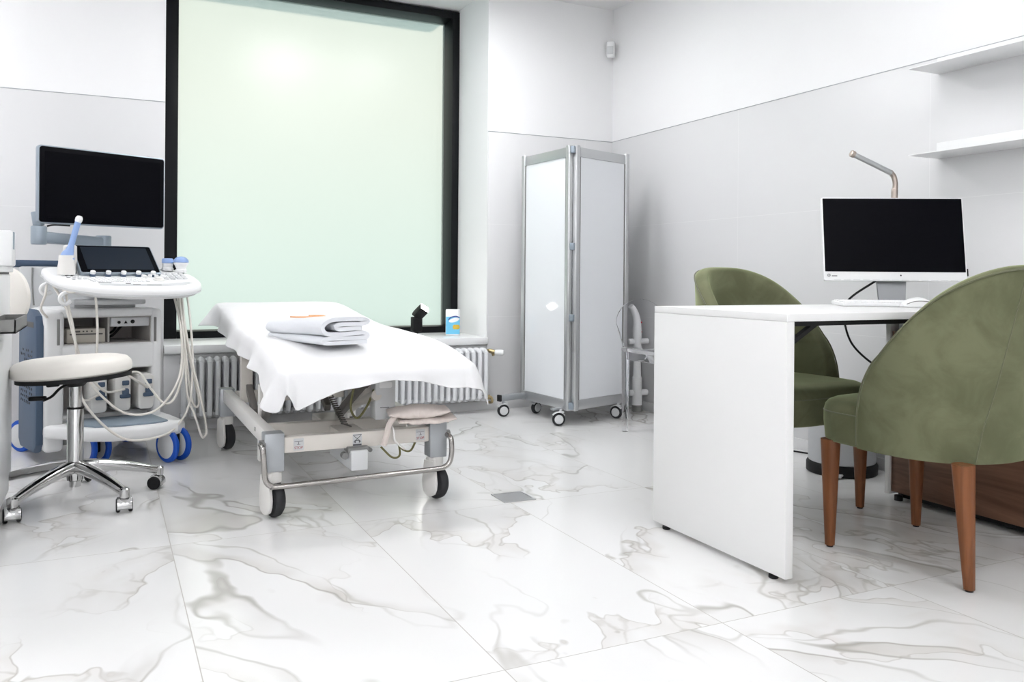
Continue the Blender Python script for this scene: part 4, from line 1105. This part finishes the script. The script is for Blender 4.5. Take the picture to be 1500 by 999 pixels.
b = B(); b.tube([Ti @ Vector(q) for q in ((2.70, 2.29, .87), (2.665, 2.33, .835), (2.635, 2.385, .79), (2.635, 2.418, .755), (2.65, 2.44, .69), (2.70, 2.45, .60), (2.77, 2.43, .53), (2.83, 2.40, .495), (2.95, 2.39, .49))], .0042, 8, 8); b.done('power_cable', 'black', pc)
kb_ = thing('keyboard', 'slim white keyboard on the desk before the computer', 'keyboard', (2.548, 2.190, DT), R(-27))
b = B(); b.box((0, 0, .0096), (.30, .122, .013), .004, rot=(R(2.5), 0, 0)); b.done('key_tray', 'white', kb_)
b = B()
for r in range(5):
    for i in range(14): b.box((-.134 + i * .0206, .044 - r * .022, .0178 + .002 - r * .001), (.0175, .018, .005), .0015, seg=1)
b.done('keys', 'white', kb_)
ms = thing('computer_mouse', 'white computer mouse on the desk to the right of the keyboard', 'mouse', (2.600, 2.065, DT), R(-28))
rings = []
for i in range(17):
    u = i / 16; x = -.057 + .114 * u; hgt = .034 * math.sin(math.pi * (.06 + .90 * u)) ** .7; wv = .031 * math.sin(math.pi * (.08 + .84 * u)) ** .45
    rings.append([Vector((x, wv * math.cos(math.pi * 2 * k / 20), .002 + (hgt * max(0, math.sin(math.pi * 2 * k / 20)) ** .8 if k <= 10 else 0))) for k in range(20)])
b = B(); b.loft(rings); b.done('mouse_shell', 'white', ms)
b = B(); b.tube([(-.050, -.0275, .012), (-.02, -.0305, .022), (.02, -.030, .022), (.048, -.026, .014)], .0016, 6, 6); b.done('side_seam', 'mgrey', ms)
lp = thing('desk_lamp', 'bronze tube desk lamp rising behind the computer', 'lamp', (2.815, 2.345, DT))
b = B(); b.lathe([(.055, 0), (.055, .012), (.05, .016), (.012, .018)], n=32); b.done('lamp_base', 'bronze', lp)
b = B(); b.tube([(0, 0, .016), (0, 0, .30), (0, 0, .44), (.002, 0, .455)], .0125, 18, 3); b.tube([(.002, 0, .45), (.003, 0, .48), (-.003, .003, .508), (-.02, .006, .525)], .0105, 14, 6); b.done('stem', 'bronze', lp)
b = B(); b.cyl((-.016, .005, .521), (-.178, .045, .588), .0105, n=20); hd = b.done('lamp_head', 'alu', lp)
b = B(); b.cyl((-.174, .044, .5865), (-.188, .0475, .592), .0135, n=20, bev=.002); b.done('end_cap', 'bronze', hd)

# waste bin and the cord on the floor
t = thing('pedal_bin', 'pale metal pedal bin with black base on the floor behind the desk', 'bin', (2.955, 2.73, 0), R(-60))
b = B(); b.lathe([(.145, 0), (.150, .004), (.150, .040), (.143, .050), (.01, .05)], n=44); b.done('base_ring', 'black', t)
b = B(); b.lathe([(.01, .05), (.140, .05), (.142, .055), (.140, .345), (.01, .345)], n=44); b.done('bin_body', 'bin', t)
b = B(); b.lathe([(.142, .345), (.145, .35), (.143, .365), (.10, .378), (.01, .382)], n=44); b.done('lid', 'black', t)
b = B(); b.bx(-.04, .04, -.185, -.14, .008, .018, .004); b.done('pedal', 'lgrey', t)
t = thing('power_cord', 'thin black cord lying on the floor along the right wall behind the desk', 'cord', (3.08, 3.1, 0))
b = B(); b.tube([(.045, -.15, .004), (.015, -.05, .004), (-.03, .1, .004), (.01, .25, .004), (.03, .36, .004)], .004, 8, 8); b.done('cord_sheath', 'black', t)

# ------------------------------------------------------------------ upholstered chairs
def shell_pt(phi, h, off):
    """point of the curved back; phi from the rear, off = distance inside the outer face"""
    lean = max(0, h - .45)
    a, bb = .278 - off - .02 * lean, .285 - off + .10 * lean
    s, c = math.sin(phi), math.cos(phi)
    e = .86
    x = a * math.copysign(abs(s) ** e, s); y = -bb * math.copysign(abs(c) ** e, c)
    tap = .93 + .07 * min(1, (h - .33) / .2)
    return Vector((x * tap, y * tap + .015, h))
PM = R(104)
def top_h(phi): return .345 + .555 * max(0., 1 - abs(phi / PM) ** 2.5) ** .56
def chair():
    t = thing('upholstered_chair', 'green velvet tub chair in front of the desk, its rounded back to the camera', 'chair', (2.331, 1.782, 0), R(4.5), 'green chairs at the desk')
    nu, TH = 64, .052
    b = B(); rings = []
    for i in range(nu + 1):
        phi = -PM + 2 * PM * i / nu
        phi = PM * math.copysign(abs(phi / PM) ** .9, phi)
        th = top_h(phi); h0 = .338
        rg = []
        n = 14
        hh = max(.012, th - h0)
        for k in range(n + 1): rg.append(shell_pt(phi, h0 + (hh - .018) * k / n if hh > .03 else h0 + hh * k / n, 0))
        for k in range(1, 6):
            q = math.pi * k / 6
            rg.append(shell_pt(phi, h0 + max(.0, hh - .018) + min(.018, hh) * math.sin(q), TH / 2 * (1 - math.cos(q))))
        for k in range(n, -1, -1): rg.append(shell_pt(phi, h0 + (hh - .018) * k / n if hh > .03 else h0 + hh * k / n, TH))
        rings.append(rg)
    b.loft(rings); bk = b.done('backrest', 'green', t, 70)
    # welts: rim and two upright seams on the outside
    b = B(); rim = [shell_pt(p, top_h(p) - .010, -.0005) for p in [PM * .9995 * math.copysign(1 - (1 - abs(-1 + i / 40)) ** 2.4, i - 40) for i in range(81)]]
    b.tube(rim, .0028, 8)
    for s_ in (-1, 1):
        b.tube([shell_pt(s_ * (.56 - .36 * k / 16), .345 + (.895 - .355) * k / 16, -.0003) for k in range(17)], .0016, 8)
    b.done('piping', 'pipe', bk)
    # seat
    b = B()
    poly = []
    for i in range(48):
        a = 2 * math.pi * i / 48; c, s = math.cos(a), math.sin(a)
        e = .42 if s > 0 else .75
        poly.append((.258 * math.copysign(abs(c) ** e, c), (.268 if s > 0 else .215) * math.copysign(abs(s) ** e, s) + .010))
    rs = []
    for f, z in ((.90, .338), (.97, .341), (.985, .350), (1., .40), (1., .435), (.985, .455), (.955, .467), (.90, .475), (.75, .481), (.45, .484)): rs.append([Vector((x * f, y * f, z)) for x, y in poly])
    b.loft(rs); se = b.done('seat', 'green', t, 60)
    b = B(); b.tube([Vector((x * .999, y * .999, .436)) for x, y in poly], .0018, 6, closed=True); b.done('seat_piping', 'pipe', se)
    for x, y in ((-.222, .215), (.222, .215), (-.208, -.215), (.208, -.215)):
        b = B(); sx, sy = .0, -.02 if y < 0 else .0
        rs = []
        for k in range(9):
            u = k / 8; z = .345 * (1 - u) + .006 * u; r = .0275 - .014 * u
            rs.append([Vector((x + sx * u + p, y + sy * u + q, z)) for p, q in rrect(2 * r, 2 * r, r * .72, 4)])
        b.loft(rs[::-1]); lg = b.done('leg', 'leg', t)
        b = B(); b.cyl((x + sx, y + sy, 0), (x + sx, y + sy, .007), .0105, n=14); b.done('glide', 'black', lg)
    return t
ch = chair()
dup(ch, (2.304, 2.457, 0), R(185), 'green velvet tub chair on the far side of the desk, half hidden by the desktop', 'green chairs at the desk')
